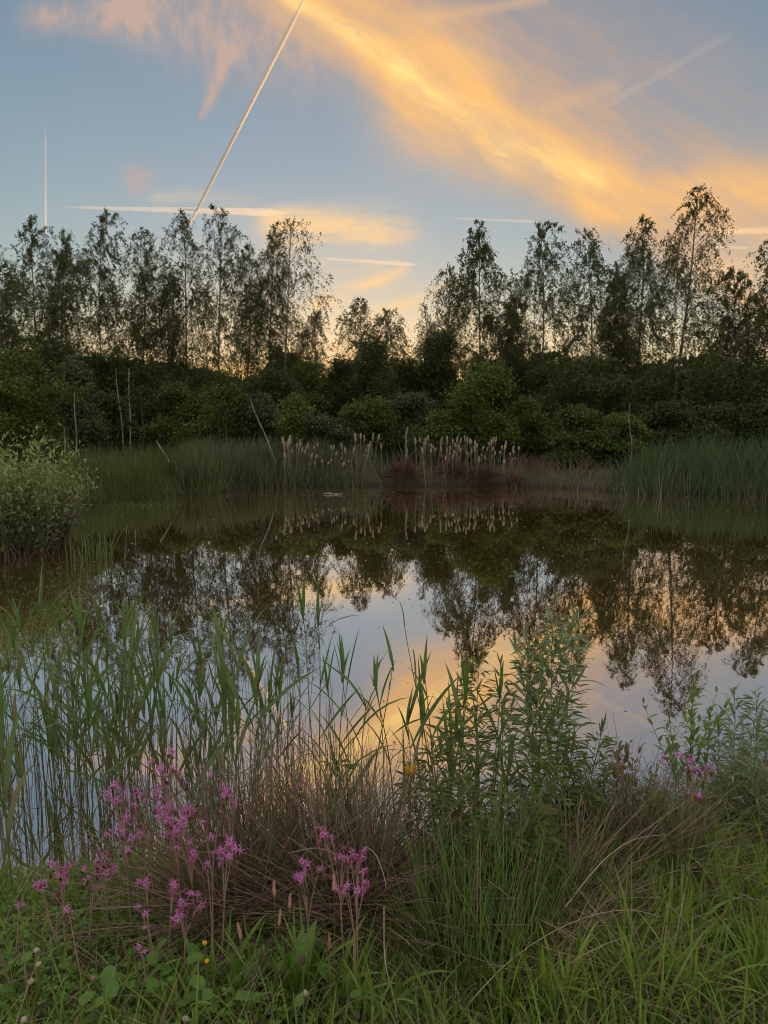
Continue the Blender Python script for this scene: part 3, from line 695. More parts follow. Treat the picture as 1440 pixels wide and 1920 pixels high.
bed('bank_grass', 'rough grass on the far bank in front of the thicket', 'grass', ([(-200, 930), (300, 895), (720, 893), (1200, 895), (1650, 905)], [(-200, 845), (300, 842), (720, 842), (1200, 842), (1650, 845)]), 16000, (.28, .6), .024, 'bank_grass', .5, .5)
bed('bank_grass', 'rushy dark fringe between sedges and cattails', 'grass', ([(330, 930), (380, 922)], [(330, 885), (380, 885)]), 900, (.4, .7), .02, 'bush_dark', .35)
bed('dead_reed_culms', 'pale dead culms at the waterline of the blue green reeds', 'dead reed culms', ([(1150, 929), (1300, 932), (1440, 937), (1620, 945)], [(1150, 915), (1300, 915), (1440, 918), (1620, 925)]), 420, (.2, .8), .016, 'cat_stem', .22, .1)
bed('dead_sedge_stems', 'pale dead stems mixed in the first cattail leaves', 'dead stems', ([(400, 922), (520, 914), (700, 913)], [(400, 895), (520, 888), (700, 888)]), 420, (.2, .85), .015, 'cat_stem', .35, .2)
bed('reed_bed', 'bent broad leaves among the blue green reeds', 'reeds', ([(1135, 925), (1440, 934), (1620, 942)], [(1135, 890), (1440, 885), (1620, 888)]), 900, (.5, 1.15), .042, 'cat_leaf', .55, .7, 4, ends=(.2, .02))
bed('cattail_leaves', 'bent broad leaves among the cattail patches', 'cattail leaves', ([(345, 926), (520, 914), (690, 913), (985, 898)], [(345, 895), (520, 888), (690, 888), (985, 885)]), 800, (.5, 1.15), .038, 'cat_leaf', .5, .6, 4)
bed('dead_stubble', 'pale cut reed stubble at the edge of the far water', 'stubble', ([(1070, 922), (1165, 926)], [(1070, 912), (1165, 915)]), 60, (.18, .42), .022, 'cat_stem', .25, .1)
def tussock(px, py, rad, n, L, mat, name, label, cat='tussock', spread=1.3, w=.01, z=0., group=None, mat2=None, nseg=4, droop=(.35, .75), flat=None):
    c = on_z(px, py, z); c.z = max(hz(c.x, c.y), -.02)
    o = thing(name, label, cat, tuple(c), group)
    def part(nm, m, k, sp, LL, dr):
        d = fan(k, sp); b = disc(k, rad) + arr(c); mb = MB()
        strips(mb, b, d, RNG.uniform(LL[0], LL[1], k), w, d * [1, 1, 0] * .3 - np.array([0, 0, 1.]) * RNG.uniform(dr[0], dr[1], (k, 1)) * np.sin(np.arccos(d[:, 2:3])), nseg)
        tag(mb.build(nm, MT[m], o), kind='stuff')
    part('blades', mat, n, spread, L, droop)
    if mat2: part('dry_blades', mat2, n // 3, spread * 1.1, L, droop)
    return o
FG = 'brown sedge tussocks at the far water edge'
for (px, py, rad, n, L, lab) in [
    (758, 909, .34, 1500, (.4, .75), 'reddish brown sedge tussock beside the bleached dead twigs'),
    (850, 908, .30, 1300, (.4, .8), 'dark brown sedge tussock below the second group of seed heads'),
    (905, 910, .3, 1200, (.4, .72), 'brown sedge tussock at the far end of the seed heads'),
    (962, 912, .26, 900, (.35, .6), 'small grey brown tussock next to the dead sedge'),
    (388, 905, .3, 900, (.3, .55), 'small brown tussock between the green sedges and the cattails')]:
    tussock(px, py, rad, n, L, 'brown_sedge', 'sedge_tussock', lab, 'tussock', 1.5, .012, group=FG)

# cattails gone to seed: one of each kind, then copied
def cattail_proto():
    o = thing('cattail', '', 'cattail', (0, 0, 0))
    t = np.linspace(0, 1, 6); P = np.stack([.03 * t ** 2, 0 * t, 1.28 * t], 1)
    mb = MB(); tubes(mb, P[None], .0085 * (1 - .4 * t)[None], 5); mb.build('stem', MT['cat_stem'], o, smooth=True)
    t = np.linspace(0, 1, 9); q = np.array([.3, .8, 1, 1.08, .95, 1.05, 1., .7, .15]); P = np.stack([.026 + .01 * t, 0 * t, 1.14 + .24 * t], 1)
    mb = MB(); tubes(mb, P[None], .025 * q[None], 7); mb.build('seed_head', MT['cat_head'], o)
    return o
proto = cattail_proto(); pch = list(proto.children); first = True
def put_cattail(px, topy, Y, lab, grp, ln=0):
    global first
    p = at(px, topy, Y); z0 = max(hz(p.x, p.y), -.03) - .02; s = (p.z - z0) / 1.38
    if first: o = proto; first = False
    else:
        o = proto.copy(); COL.objects.link(o)
        for ch in pch:
            k = ch.copy(); COL.objects.link(k); k.parent = o
    o.location = (p.x, p.y, z0); o.scale = (random.uniform(.85, 1.25),) * 2 + (s,)
    o.rotation_euler = (random.gauss(0, .03), ln + random.gauss(0, .01), random.uniform(0, 6.28) if ln == 0 else 0)
    o['label'] = lab; o['group'] = grp
for lo, hi, n, y0, y1, lab, grp in [
    (528, 566, 18, 812, 840, 'cattail in the close bunch at the start of the first patch', 'cattails in the first close bunch'),
    (568, 620, 18, 828, 852, 'cattail between the first and the middle bunch', 'cattails in the middle of the first patch'),
    (622, 655, 11, 825, 850, 'cattail standing before the tall middle bunch', 'cattails between bunches of the first patch'),
    (668, 702, 12, 810, 832, 'cattail in the middle bunch above the bleached twigs', 'cattails in the tall middle bunch'),
    (778, 822, 14, 814, 838, 'cattail at the near end of the second patch behind the red brown tussock', 'cattails at the start of the second patch'),
    (824, 880, 24, 815, 840, 'cattail in the crowded middle of the second patch', 'cattails crowded in the second patch'),
    (882, 930, 22, 814, 842, 'cattail over the brown tussocks of the second patch', 'cattails over the brown tussocks'),
    (932, 972, 14, 820, 850, 'cattail at the thinning far end of the second patch', 'cattails at the end of the second patch')]:
    for k in range(n):
        hh = random.random(); ln = random.choice((-1, 0, 1))
        wh = ('topmost' if hh < .33 else 'middling' if hh < .7 else 'low') + (' upright ' if ln == 0 else ' leaning ')
        put_cattail(random.uniform(lo, hi), y0 + 44 * hh, random.uniform(20.9, 22.4), wh + lab, 'cattails gone to seed on the far bank', ln * random.uniform(.05, .16))
put_cattail(716, 830, 21.2, 'lone cattail standing just past the tall middle bunch', 'cattails gone to seed on the far bank')

# floating stick and specks on the water
p = on_z(606, 927); q = on_z(643, 928); t = np.linspace(0, 1, 8)
P = arr(p)[None] * (1 - t)[:, None] + arr(q)[None] * t[:, None]; P[:, 2] = .012 + .012 * np.sin(t * 7); P[:, 1] += .03 * np.sin(t * 4)
mb = MB(); tubes(mb, P[None], (.03 * np.array([.3, .8, 1, .9, 1, 1.1, 1.2, .4]))[None], 6)
tag(mb.build('floating_stick', MT['dead'], loc=tuple(P[0]), smooth=True), 'pale stick floating on the far water before the cattails', 'stick')
n = 900; sx = RNG.uniform(-11, 12, n); sy = 4.2 + 16 * RNG.uniform(0, 1, n) ** 1.3; k = pond_sd(sx, sy) > .3; sx, sy = sx[k], sy[k]; n = len(sx)
wp = np.array([arr(on_z(random.gauss(250, 75), random.gauss(947, 4))) for _ in range(160)]); sx = np.concatenate([sx, wp[:, 0]]); sy = np.concatenate([sy, wp[:, 1]]); n = len(sx)
mb = MB(); r = RNG.uniform(.004, .013, n) * (sy / 9) ** .4; a = RNG.uniform(0, 6.28, n)
v = np.stack([np.stack([sx + r * np.cos(a + j * 1.57) * (1 + .8 * (j % 2)), sy + r * np.sin(a + j * 1.57) * (1 + .8 * (j % 2)), np.full(n, .005)], 1) for j in range(4)], 1)
mb.add(v, np.arange(n * 4).reshape(n, 4), np.repeat(RNG.uniform(0, 1, n), 4))
tag(mb.build('floating_fluff', MT['white']), 'pale seed fluff dotted over the pond surface', 'seed fluff', kind='stuff')

# ------------------------------------------------------------------ near-plant leaf variants (shared meshes)
def leaf_mesh(name, mat, phi0, theta, wid, nseg=6, fold=.18, peak=.35, twist=0., pw=1.0, tone=.5):
    t = np.linspace(0, 1, nseg + 1); ph = phi0 + theta * t ** 1.4
    dl = 1 / nseg; y = np.concatenate([[0], np.cumsum(np.sin((ph[1:] + ph[:-1]) / 2) * dl)]); z = np.concatenate([[0], np.cumsum(np.cos((ph[1:] + ph[:-1]) / 2) * dl)])
    w = wid * .5 * np.interp(t, [0, .08, peak, .7, .9, 1], [.35, .62, 1, .66, .28, .02]) ** pw
    tw = twist * t
    nx_ = np.stack([np.cos(tw), np.sin(tw) * np.cos(ph), -np.sin(tw) * np.sin(ph)], 1)
    up = np.stack([0 * t, -np.cos(ph), np.sin(ph)], 1)
    c = np.stack([0 * t, y, z], 1)
    v = np.stack([c - nx_ * w[:, None] + up * (w * fold)[:, None], c, c + nx_ * w[:, None] + up * (w * fold)[:, None]], 1).reshape(-1, 3)
    i = np.arange(nseg) * 3
    f = np.concatenate([np.stack([i, i + 1, i + 4, i + 3], 1), np.stack([i + 1, i + 2, i + 5, i + 4], 1)])
    return MB().add(v, f, tone).mesh(name, MT[mat], True)
def leaf_obj(me, parent, pos, az, s, sw=None, name='leaf', tilt=0.):
    o = bpy.data.objects.new(name, me); COL.objects.link(o); o.parent = parent
    o.matrix_basis = Matrix.Translation(Vector(pos) - Vector(parent.location)) @ Matrix.Rotation(az - math.pi / 2, 4, 'Z') @ Matrix.Rotation(tilt, 4, 'X') @ Matrix.Diagonal((s if sw is None else sw, s, s, 1))
    return o
REED_UP = [leaf_mesh('reed_leaf', 'reed', R(a), R(b), .062, twist=tw, tone=tn) for a, b, tw, tn in [(8, 8, .3, .4), (14, 22, -.6, .6), (20, 14, .8, .3), (12, 40, .2, .7)]]
REED_OUT = [leaf_mesh('reed_leaf', 'reed', R(a), R(b), .060, 7, twist=tw, tone=tn) for a, b, tw, tn in [(22, 18, .5, .3), (30, 35, -.4, .6), (26, 62, .3, .45), (36, 14, .9, .2), (24, 90, -.2, .75), (40, 30, 1.2, .5), (18, 8, -.8, .55)]]
HERB = [leaf_mesh('herb_leaf', 'herb', R(a), R(b), .15, 5, fold=.25, peak=.4, tone=tn) for a, b, tn in [(38, 20, .3), (52, 25, .5), (60, 45, .7), (45, -15, .4), (66, 10, .6)]]
HERBP = [leaf_mesh('herb_leaf', 'herb_silver', R(a), R(b), .15, 5, fold=.25, peak=.4, tone=tn) for a, b, tn in [(34, 25, .3), (55, 25, .6), (62, 50, .8), (48, -18, .5)]]
OVAL = [leaf_mesh('oval_leaf', 'oval', R(a), R(b), .46, 5, fold=.2, peak=.5, tone=tn) for a, b, tn in [(36, 20, .3), (55, 20, .6), (20, 25, .5)]]
OVALB = [leaf_mesh('oval_leaf', 'oval_brown', R(a), R(b), .42, 5, fold=.25, peak=.5, tone=tn) for a, b, tn in [(50, 25, .3), (70, 25, .6), (38, 20, .5)]]
TUFT = [leaf_mesh('tuft_leaf', 'grass_bright', R(a), R(b), .075, 6, twist=tw, tone=tn) for a, b, tw, tn in [(4, 14, .4, .4), (10, 26, -.5, .6), (16, 45, .3, .8), (24, 60, .6, .3)]]
TUFTW = [leaf_mesh('water_leaf', 'reed', R(a), R(b), .09, 5, twist=.3, tone=tn) for a, b, tn in [(3, 8, .3), (8, 14, .7), (14, 30, .5), (6, -4, .9)]]
TUFTF = [leaf_mesh('tuft_leaf', 'grass_fresh', R(a), R(b), .06, 6, twist=tw, tone=tn) for a, b, tw, tn in [(6, 20, .4, .4), (14, 40, -.5, .6), (22, 60, .3, .8), (30, 75, .6, .3)]]
BROAD = [leaf_mesh('broad_leaf', 'broad', R(a), R(b), w_, 7, fold=.22, peak=.5, tone=tn) for a, b, w_, tn in [(8, 14, .24, .4), (20, 30, .26, .6), (35, 60, .3, .5), (-2, 12, .22, .7)]]
ROUND = [leaf_mesh('round_leaf', 'broad', R(a), R(b), .85, 6, fold=.12, peak=.5, pw=.55, tone=tn) for a, b, tn in [(55, 25, .3), (70, 15, .6), (40, 35, .5)]]

# ------------------------------------------------------------------ reeds
REED_GROUP = 'reed stalks along the near water edge'
def reed(px, topy, Y, label, lean=0., nleaf=6, leafL=(.25, .44), spike=True, group=REED_GROUP, bare=.38, sw=1.0, thick=.0042):
    top = at(px, topy, Y); x0 = at(px - lean, topy, Y).x
    z0 = min(hz(x0, Y), .3); z0 = max(z0, -.25); H = top.z - z0
    Hs = H * (.86 if spike else .98)
    o = thing('reed_stalk', label, 'reed', (x0, Y, z0), group)
    t = np.linspace(0, 1, 9); ph = RNG.uniform(0, 6)
    P = np.stack([x0 + (top.x - x0) * t ** 1.4 + .012 * np.sin(t * 6 + ph) * t, Y + RNG.normal() * .05 * t ** 1.5 + .01 * np.sin(t * 5 + ph), z0 + Hs * t], 1)
    mb = MB(); tubes(mb, P[None], (thick * (1 - .62 * t))[None], 5, RNG.uniform(0, 1)); mb.build('stem', MT['reedstem'], o, smooth=True)
    az = RNG.uniform(0, 6.28)
    for k in range(nleaf):
        u = bare + (1 - bare) * (k + RNG.uniform(.1, .9)) / nleaf
        p = along(P, np.array([min(u, 1.)]))[0]
        az += math.pi + RNG.normal() * .5
        L = RNG.uniform(*leafL) * (1.05 if u < .85 else .85)
        me = REED_OUT[RNG.integers(len(REED_OUT))] if u < .8 else (REED_UP + REED_OUT[:3])[RNG.integers(7)]
        leaf_obj(me, o, p, az, L, L * sw * RNG.uniform(.75, 1.25))
    if spike:
        L = H - Hs + .06
        for k in range(2):
            leaf_obj(REED_UP[RNG.integers(2)], o, P[-1] - [0, 0, .05], RNG.uniform(0, 6.28), L * (1. if k == 0 else .8), max(L, .25) * 1.05)
    return o
for a in [  # hand-placed stalks the photo singles out
    (594, 1068, 3.25, 'tallest reed stalk standing alone against the pale water, two blades at its tip', dict(lean=-6, nleaf=5, leafL=(.2, .32), bare=.45)),
    (562, 1060, 3.3, 'reed with one long upright blade beside the tallest stalk', dict(lean=-34, nleaf=2, bare=.75)),
    (735, 1180, 3.2, 'thin dark nearly leafless reed leaning toward the leafy herbs', dict(lean=50, nleaf=3, leafL=(.16, .26), bare=.4, sw=.6)),
    (790, 1195, 2.9, 'reed with a very long broad blade in front of the leafy herbs', dict(lean=-50, nleaf=2, leafL=(.3, .4), sw=1.25, bare=.6)),
    (760, 1150, 3.4, 'thin arching reed whose tip nods over the cloud reflection', dict(lean=-60, nleaf=4, leafL=(.15, .28), sw=.55, spike=False)),
    (705, 1205, 3.3, 'slim reed with short side blades between the two thin dark ones', dict(lean=-40, nleaf=5, leafL=(.16, .3), sw=.7)),
    (640, 1195, 3.4, 'short reed with a tight upright blade beyond the tallest stalk', dict(lean=6, nleaf=4, leafL=(.18, .3))),
    (685, 1270, 3.1, 'low reed with a broad bent blade over the rush tussock', dict(lean=10, nleaf=5, leafL=(.2, .3))),
    (870, 1230, 2.85, 'reed blade pair rising out of the leafy herbs', dict(lean=6, nleaf=3, leafL=(.28, .38), sw=1.1, bare=.6)),
    (932, 1230, 2.9, 'bright reed stem among the leafy herbs', dict(lean=4, nleaf=3, leafL=(.25, .35), bare=.6)),
    (72, 1052, 3.5, 'tall reed with a broad pointed blade near the willow', dict(lean=-4, nleaf=5, sw=1.1)),
    (160, 1095, 3.5, 'tall reed with a folded blade hanging over at its tip', dict(lean=-12, nleaf=7)),
    (112, 1098, 3.7, 'slender pale reed between the two tall ones', dict(nleaf=5)),
    (30, 1100, 3.6, 'reed leaning over the pond close to the frame edge', dict(lean=-40, nleaf=5)),
    (240, 1135, 3.3, 'straight reed with a single long vertical blade', dict(nleaf=5, sw=1.2)),
    (292, 1110, 3.4, 'reed with blue green blades crossing at its top', dict(nleaf=6)),
    (412, 1120, 3.3, 'reed with two wide blades facing each other', dict(nleaf=5, sw=1.2)),
    (442, 1125, 3.2, 'reed with a wide blade leaning on its wide bladed neighbour', dict(lean=14, nleaf=5, sw=1.2)),
    (480, 1215, 3.5, 'thin reed behind the pink flower stems', dict(nleaf=5)),
    (520, 1250, 3.6, 'short reed with hanging brown tipped blades', dict(nleaf=6, leafL=(.18, .28))),
    (228, 1330, 2.35, 'near reed with a drooping blade standing before the pink flowers', dict(nleaf=5, leafL=(.22, .32), bare=.3, thick=.005)),
    (2, 1290, 2.6, 'near reed cut by the frame edge', dict(nleaf=6, leafL=(.25, .38))),
]:
    reed(a[0], a[1], a[2], a[3], **a[4])
zones = [(-60, 60, 17, 'at the frame edge below the willow'), (60, 150, 20, 'in the thickest part of the bed'), (150, 235, 18, 'behind the straight reed'),
         (235, 330, 15, 'above the outer pink flowers'), (330, 420, 12, 'above the main mass of pink flowers'), (420, 560, 11, 'near the tallest stalk'), (605, 800, 9, 'between the tallest stalk and the herbs'), (820, 1010, 8, 'growing up through the leafy herbs')]
for lo, hi, n, where in zones:
    for k in range(n):
        Y = random.uniform(3.15, 4.4) if lo < 600 else random.uniform(2.95, 3.5); h = random.random(); base = on_z(random.uniform(lo, hi), 1500, 0)
        px = random.uniform(lo, hi); ty = 1105 + 300 * (1 - h) ** 1.2 + (35 if lo > 300 else 0) + (60 if lo > 600 else 0)
        cls = 'tall' if h > .72 else ('mid height' if h > .38 else 'short')
        art = {'tall': 'tall green reed', 'mid height': 'middling green reed', 'short': 'short dark reed'}[cls]
        ln = random.gauss(0, 16); nlf = random.randint(3, 6)
        tilt = 'leaning to the willow' if ln < -7 else 'leaning to the herbs' if ln > 7 else ('upright and leafy' if nlf > 4 else 'upright and sparse')
        reed(px, ty, Y, f'{art} {tilt}, {where}', ln, nlf, (.2, .42), h > .3, REED_GROUP, random.uniform(.3, .5), random.uniform(.6, 1.1) if lo < 600 else random.uniform(.5, .8), .0034)
# old bare culms between them, too many and too thin to count
n = 280; bx = RNG.uniform(-2.9, -.25, n); by = RNG.uniform(3.1, 4.5, n)
k = bx > -by * .6; bx, by = bx[k], by[k]; n = len(bx); mb = MB()
stalks(mb, np.stack([bx, by, np.full(n, -.1)], 1), fan(n, .13), RNG.uniform(.45, .95, n), .0028, RNG.normal(size=(n, 3)) * .04, 4, 3)
tag(mb.build('reed_culms', MT['rush_brown']), 'old thin brown reed culms between the green stalks', 'reed culms', kind='stuff')
n = 420; bx = RNG.uniform(-3., -.2, n); by = RNG.uniform(2.95, 4.3, n); mb = MB()
strips(mb, np.stack([bx, by, np.full(n, .0)], 1), fan(n, .45), RNG.uniform(.12, .42, n), RNG.uniform(.003, .008, n), RNG.normal(size=(n, 3)) * .15 - [0, 0, .1], 4)
tag(mb.build('reed_undergrowth', MT['reed']), 'low tangle of young reed blades at the foot of the bed', 'reed shoots', kind='stuff')

# ------------------------------------------------------------------ emergent tufts in open water
def tuft(px, py, n, L, label, mats, name='leaf_tuft', cat='water plant', rad=.06, z=0., sw=1.):
    c = on_z(px, py, z); c.z = max(hz(c.x, c.y), -.03)
    o = thing(name, label, cat, tuple(c))
    for k in range(n):
        p = arr(c) + disc(1, rad)[0]; s = RNG.uniform(*L)
        leaf_obj(mats[RNG.integers(len(mats))], o, p, RNG.uniform(0, 6.28), s, s * sw)
    return o
tuft(178, 1052, 12, (.3, .55), 'yellow green upright tuft standing in open water by the willow', TUFTW, 'water_plant', rad=.2, sw=.75)
tuft(200, 1046, 9, (.3, .6), 'second taller upright tuft in open water', TUFTW, 'water_plant', rad=.14, sw=.75)
tuft(140, 1050, 7, (.25, .5), 'sparse upright tuft in open water nearest the willow', TUFTW, 'water_plant', rad=.2, sw=.75)

# ------------------------------------------------------------------ rush tussocks
def rush(px, py, label, green='rush_green', z=.22, rad=.2, n=900, L=(.5, .8), spread=.75, dry=350, brown=500, r=.0027, Ldry=(.35, .7), lean=(0, 0)):
    c = on_z(px, py, z); c.z = hz(c.x, c.y) - .02
    o = thing('rush_tussock', label, 'rush tussock', tuple(c), 'rush tussocks on the near bank')
    def part(nm, m, k, sp, LL, rr, dr, pw=.7):
        d = fan(k, sp, pw) + [lean[0], lean[1], 0]; b = disc(k, rad) + arr(c); b[:, 2] = height(b[:, 0], b[:, 1]) - .02; mb = MB()
        stalks(mb, b, d, RNG.uniform(LL[0], LL[1], k), RNG.uniform(.7, 1.2, k) * rr, unit(d) * [1, 1, 0] * .2 * RNG.uniform(0, 1, (k, 1)) - np.array([0, 0, 1.]) * RNG.uniform(0, dr, (k, 1)) * np.sin(np.arccos(np.clip(unit(d)[:, 2:3], -1, 1))), 5, 3)
        tag(mb.build(nm, MT[m], o), kind='stuff')
    part('green_stems', green, int(n * .45), spread, L, r, .35)
    part('brown_stems', 'rush_brown', int(brown * .45), spread * 1.25, L, r, .5)
    if dry: part('fallen_straws', 'rush_dry', int(dry * .45), 1.62, (.25, .55), r * 1.05, .35, .25)
    if dry: part('dry_stems', 'rush_dry', dry, 1.55, Ldry, r * .85, .55, .35)
    return o
rush(455, 1735, 'dark rush tussock behind the main mass of pink flowers', rad=.17, n=520, brown=860, L=(.42, .72), spread=.8, dry=330)
rush(650, 1745, 'brown rush tussock in the middle with dry stems fallen all round', rad=.18, n=560, brown=1000, L=(.40, .70), spread=.78, dry=520)
rush(885, 1850, 'upright green rush tussock at the foot of the leafy herbs', green='rush_fresh', rad=.2, n=1100, brown=130, L=(.26, .52), spread=.42, dry=60)
rush(1125, 1660, 'dark rush tussock with straw fallen forward beside the leafy herbs', z=.16, rad=.18, n=450, brown=560, L=(.26, .54), spread=1.05, dry=560)
rush(1235, 1665, 'olive rush tussock spreading low next to the straw covered one', z=.2, rad=.17, n=800, brown=300, L=(.28, .5), spread=1.0, dry=150)
rush(1010, 1740, 'green rush tussock mixed with straw in front of the leafy herbs', green='rush_fresh', rad=.16, n=520, brown=300, L=(.25, .5), spread=.6, dry=260)
rush(1455, 1585, 'straw coloured rush tussock at the frame edge', z=.2, rad=.2, n=250, brown=500, L=(.3, .55), spread=1.15, dry=420)
# arching single straws
def straw(pts, label):
    P = np.array([arr(at(*p)) for p in pts]); t = np.linspace(0, len(P) - 1, 14)
    i = np.minimum(t.astype(int), len(P) - 2); f = (t - i)[:, None]
    Q = P[i] * (1 - f) + P[i + 1] * f
    for _ in range(3): Q[1:-1] = (Q[:-2] + Q[1:-1] * 2 + Q[2:]) / 4
    mb = MB(); tubes(mb, Q[None], np.linspace(.0019, .0009, 14)[None], 4, .9)
    tag(mb.build('dry_straw', MT['rush_dry'], loc=tuple(Q[0]), smooth=True), label, 'dry straw', 'single dry straws on the near bank')
straw([(640, 1700, 2.2), (660, 1620, 2.2), (600, 1585, 2.15), (540, 1600, 2.1)], 'pale straw arching over the pink flowers of the middle tussock')
straw([(690, 1590, 2.2), (705, 1600, 2.1), (720, 1640, 2.05), (724, 1665, 2.0)], 'bent white straw hanging beside the middle pink flowers')
straw([(880, 1880, 1.9), (960, 1790, 2.0), (1080, 1720, 2.1), (1180, 1700, 2.15), (1240, 1720, 2.1)], 'long straw arching over the bright grass tufts')
straw([(1060, 1700, 2.1), (1130, 1610, 2.2), (1190, 1570, 2.3), (1250, 1565, 2.3)], 'straw arching out of the straw covered tussock')
straw([(720, 1700, 2.1), (720, 1800, 1.95), (745, 1900, 1.85)], 'upright straw leaning at the front of the middle tussock')
straw([(60, 1720, 2.4), (200, 1700, 2.4), (380, 1695, 2.4), (480, 1730, 2.4)], 'long straw lying level below the pink flowers')

# ------------------------------------------------------------------ leafy herbs
def herb(px, topy, Y, label, mats, lean=0, n=34, L=(.07, .13), sw=1., r=.003, bare=.12, name='leafy_herb', cat='herb', group='leafy upright herbs by the water', branch=0, pw=1., fill=150, bs=.28):
    top = at(px, topy, Y); x0 = at(px - lean, topy, Y).x; z0 = max(hz(x0, Y), -.1) - .01; H = top.z - z0
    o = thing(name, label, cat, (x0, Y, z0), group)
    t = np.linspace(0, 1, 9); ph = RNG.uniform(0, 6)
    P = np.stack([x0 + (top.x - x0) * t ** 1.3 + .012 * np.sin(t * 5 + ph) * t, Y + RNG.normal() * .05 * t, z0 + H * .97 * t], 1)
    mb = MB(); tubes(mb, P[None], (r * (1 - .65 * t))[None], 5); paths = [(P, n)]
    for k in range(branch):
        u = RNG.uniform(.3, .7); p = along(P, np.array([u]))[0]; a = RNG.uniform(0, 6.28); h = H * (1 - u) * RNG.uniform(.55, .9)
        Q = p[None] + np.stack([np.cos(a) * bs * h * t ** .8, np.sin(a) * bs * h * t ** .8, h * t], 1)
        tubes(mb, Q[None], (r * .6 * (1 - .6 * t))[None], 4); paths.append((Q, n // 2))
    mb.build('stem', MT['herb_stem'], o, smooth=True)
    if fill:
        fm = MB(); u = RNG.uniform(max(bare, .08), .93, fill); a = RNG.uniform(0, 6.28, fill); q = RNG.uniform(.01, .10, fill) * (1.15 - u)
        c = along(paths[0][0], u) + np.stack([np.cos(a) * q * 1.3, np.sin(a) * q * 1.3, q * .5], 1)
        strips(fm, c, np.stack([np.cos(a), np.sin(a), RNG.uniform(-.2, 1.1, fill)], 1), RNG.uniform(.4, .75, fill) * L[0], RNG.uniform(.1, .17, fill) * L[0], np.stack([np.cos(a), np.sin(a), -1.2 + 0 * a], 1) * .3, 3, prof='leaf')
        tag(fm.build('side_foliage', mats[0].materials[0], o), kind='stuff')
    for P, m in paths:
        az = RNG.uniform(0, 6.28)
        for k in range(m):
            u = bare + (1 - bare) * ((k + RNG.uniform(0, .8)) / m) ** pw; az += 2.4 + RNG.normal() * .3
            s = RNG.uniform(*L) * (1 - .45 * max(0, u - .7) / .3)
            leaf_obj(mats[RNG.integers(len(mats))], o, along(P, np.array([u]))[0], az, s, s * sw, tilt=(.35 if u > .92 else 0))
    return o
for px, ty, Y, lab, kw in [
    (1042, 1100, 3.15, 'tallest silvery willow shoot rising above all the herbs', dict(mats=HERBP, n=34, L=(.10, .17), sw=.85, branch=3, bare=.35)),
    (990, 1165, 3.1, 'second silvery willow shoot leaning away from the tallest', dict(mats=HERBP, lean=-20, n=30, L=(.09, .15), branch=2, bare=.3)),
    (1085, 1130, 3.25, 'thin silvery willow shoot on the open water side of the tallest', dict(mats=HERBP, lean=22, n=24, L=(.09, .14), branch=1, bare=.35)),
    (905, 1195, 3.0, 'tall narrow herb behind the bright reed stem', dict(lean=10)),
    (945, 1228, 2.85, 'dense herb in the middle of the leafy clump', dict(n=44)),
    (870, 1262, 2.9, 'herb at the cloud reflection side of the clump', dict(n=40)),
    (838, 1300, 2.75, 'broad herb with leaves spread against the orange reflection', dict(n=40, lean=-14)),
    (805, 1380, 2.7, 'shorter herb beside the yellow iris', dict(n=34, lean=-20)),
    (775, 1420, 2.8, 'small herb just behind the yellow iris', dict(n=26, lean=-16)),
    (900, 1330, 2.6, 'front herb with drooping lower leaves', dict(n=44)),
    (962, 1310, 2.6, 'front herb with dark crowded leaves', dict(n=46)),
    (1010, 1290, 2.75, 'herb under the second silvery shoot', dict(n=44)),
    (1050, 1270, 2.8, 'herb under the tallest silvery shoot', dict(n=44, lean=8)),
    (1082, 1360, 2.75, 'outer herb facing the golden reflection', dict(n=36, lean=24)),
    (1030, 1400, 2.5, 'low front herb at the open side of the clump', dict(n=40, lean=6)),
    (930, 1430, 2.45, 'low front herb above the green rush tussock', dict(n=40)),
    (985, 1450, 2.45, 'low leafy herb next to the straw covered tussock', dict(n=40)),
    (865, 1420, 2.5, 'low herb between iris and green rush tussock', dict(n=38)),
    (1100, 1440, 2.8, 'short herb leaning out over the golden reflection', dict(n=26, lean=30)),
    (825, 1480, 2.5, 'short herb over the edge of the brown tussock', dict(n=32, lean=-20)),
    (905, 1540, 2.35, 'lowest dark herb at the front of the clump', dict(n=36)),
    (965, 1560, 2.3, 'lowest herb touching the green rush stems', dict(n=36)),
    (1020, 1540, 2.4, 'lowest herb at the straw covered tussock', dict(n=34)),
    # small ones further away
    (1390, 1300, 3.5, 'greyish herb at the far end of the near bank', dict(mats=HERBP, n=30)),
    (1425, 1290, 3.4, 'greyish herb against the frame edge', dict(mats=HERBP, n=32)),
    (1350, 1330, 3.3, 'greyish herb between the oval leaved shrub and the frame edge', dict(mats=HERBP, n=28)),
    (1405, 1370, 3.1, 'low greyish herb before the frame edge', dict(mats=HERBP, n=30)),
    (1370, 1400, 3.0, 'low greyish herb beside the far pink flowers', dict(mats=HERBP, n=28)),
    (1430, 1420, 2.9, 'nearest greyish herb over the straw coloured tussock', dict(mats=HERBP, n=28)),
    (1120, 1340, 3.0, 'thin herb leaning over the golden reflection', dict(n=26, lean=24)),
    (1455, 1330, 3.2, 'tall greyish herb just past the frame edge', dict(mats=HERBP, n=30)),
    (540, 1440, 2.75, 'thin herb behind the middle rush tussock', dict(fill=30, n=18, L=(.05, .09))),
    (435, 1420, 2.9, 'thin twiggy herb above the dark rush tussock', dict(fill=30, n=20, L=(.04, .08))),
    (630, 1400, 2.8, 'herb with broad low leaves in the middle tussock', dict(fill=30, n=14, L=(.08, .12))),
]:
    kw = dict(kw); m = kw.pop('mats', HERB); kw.setdefault('n', 34); herb(px, ty, Y, lab, m, **kw)
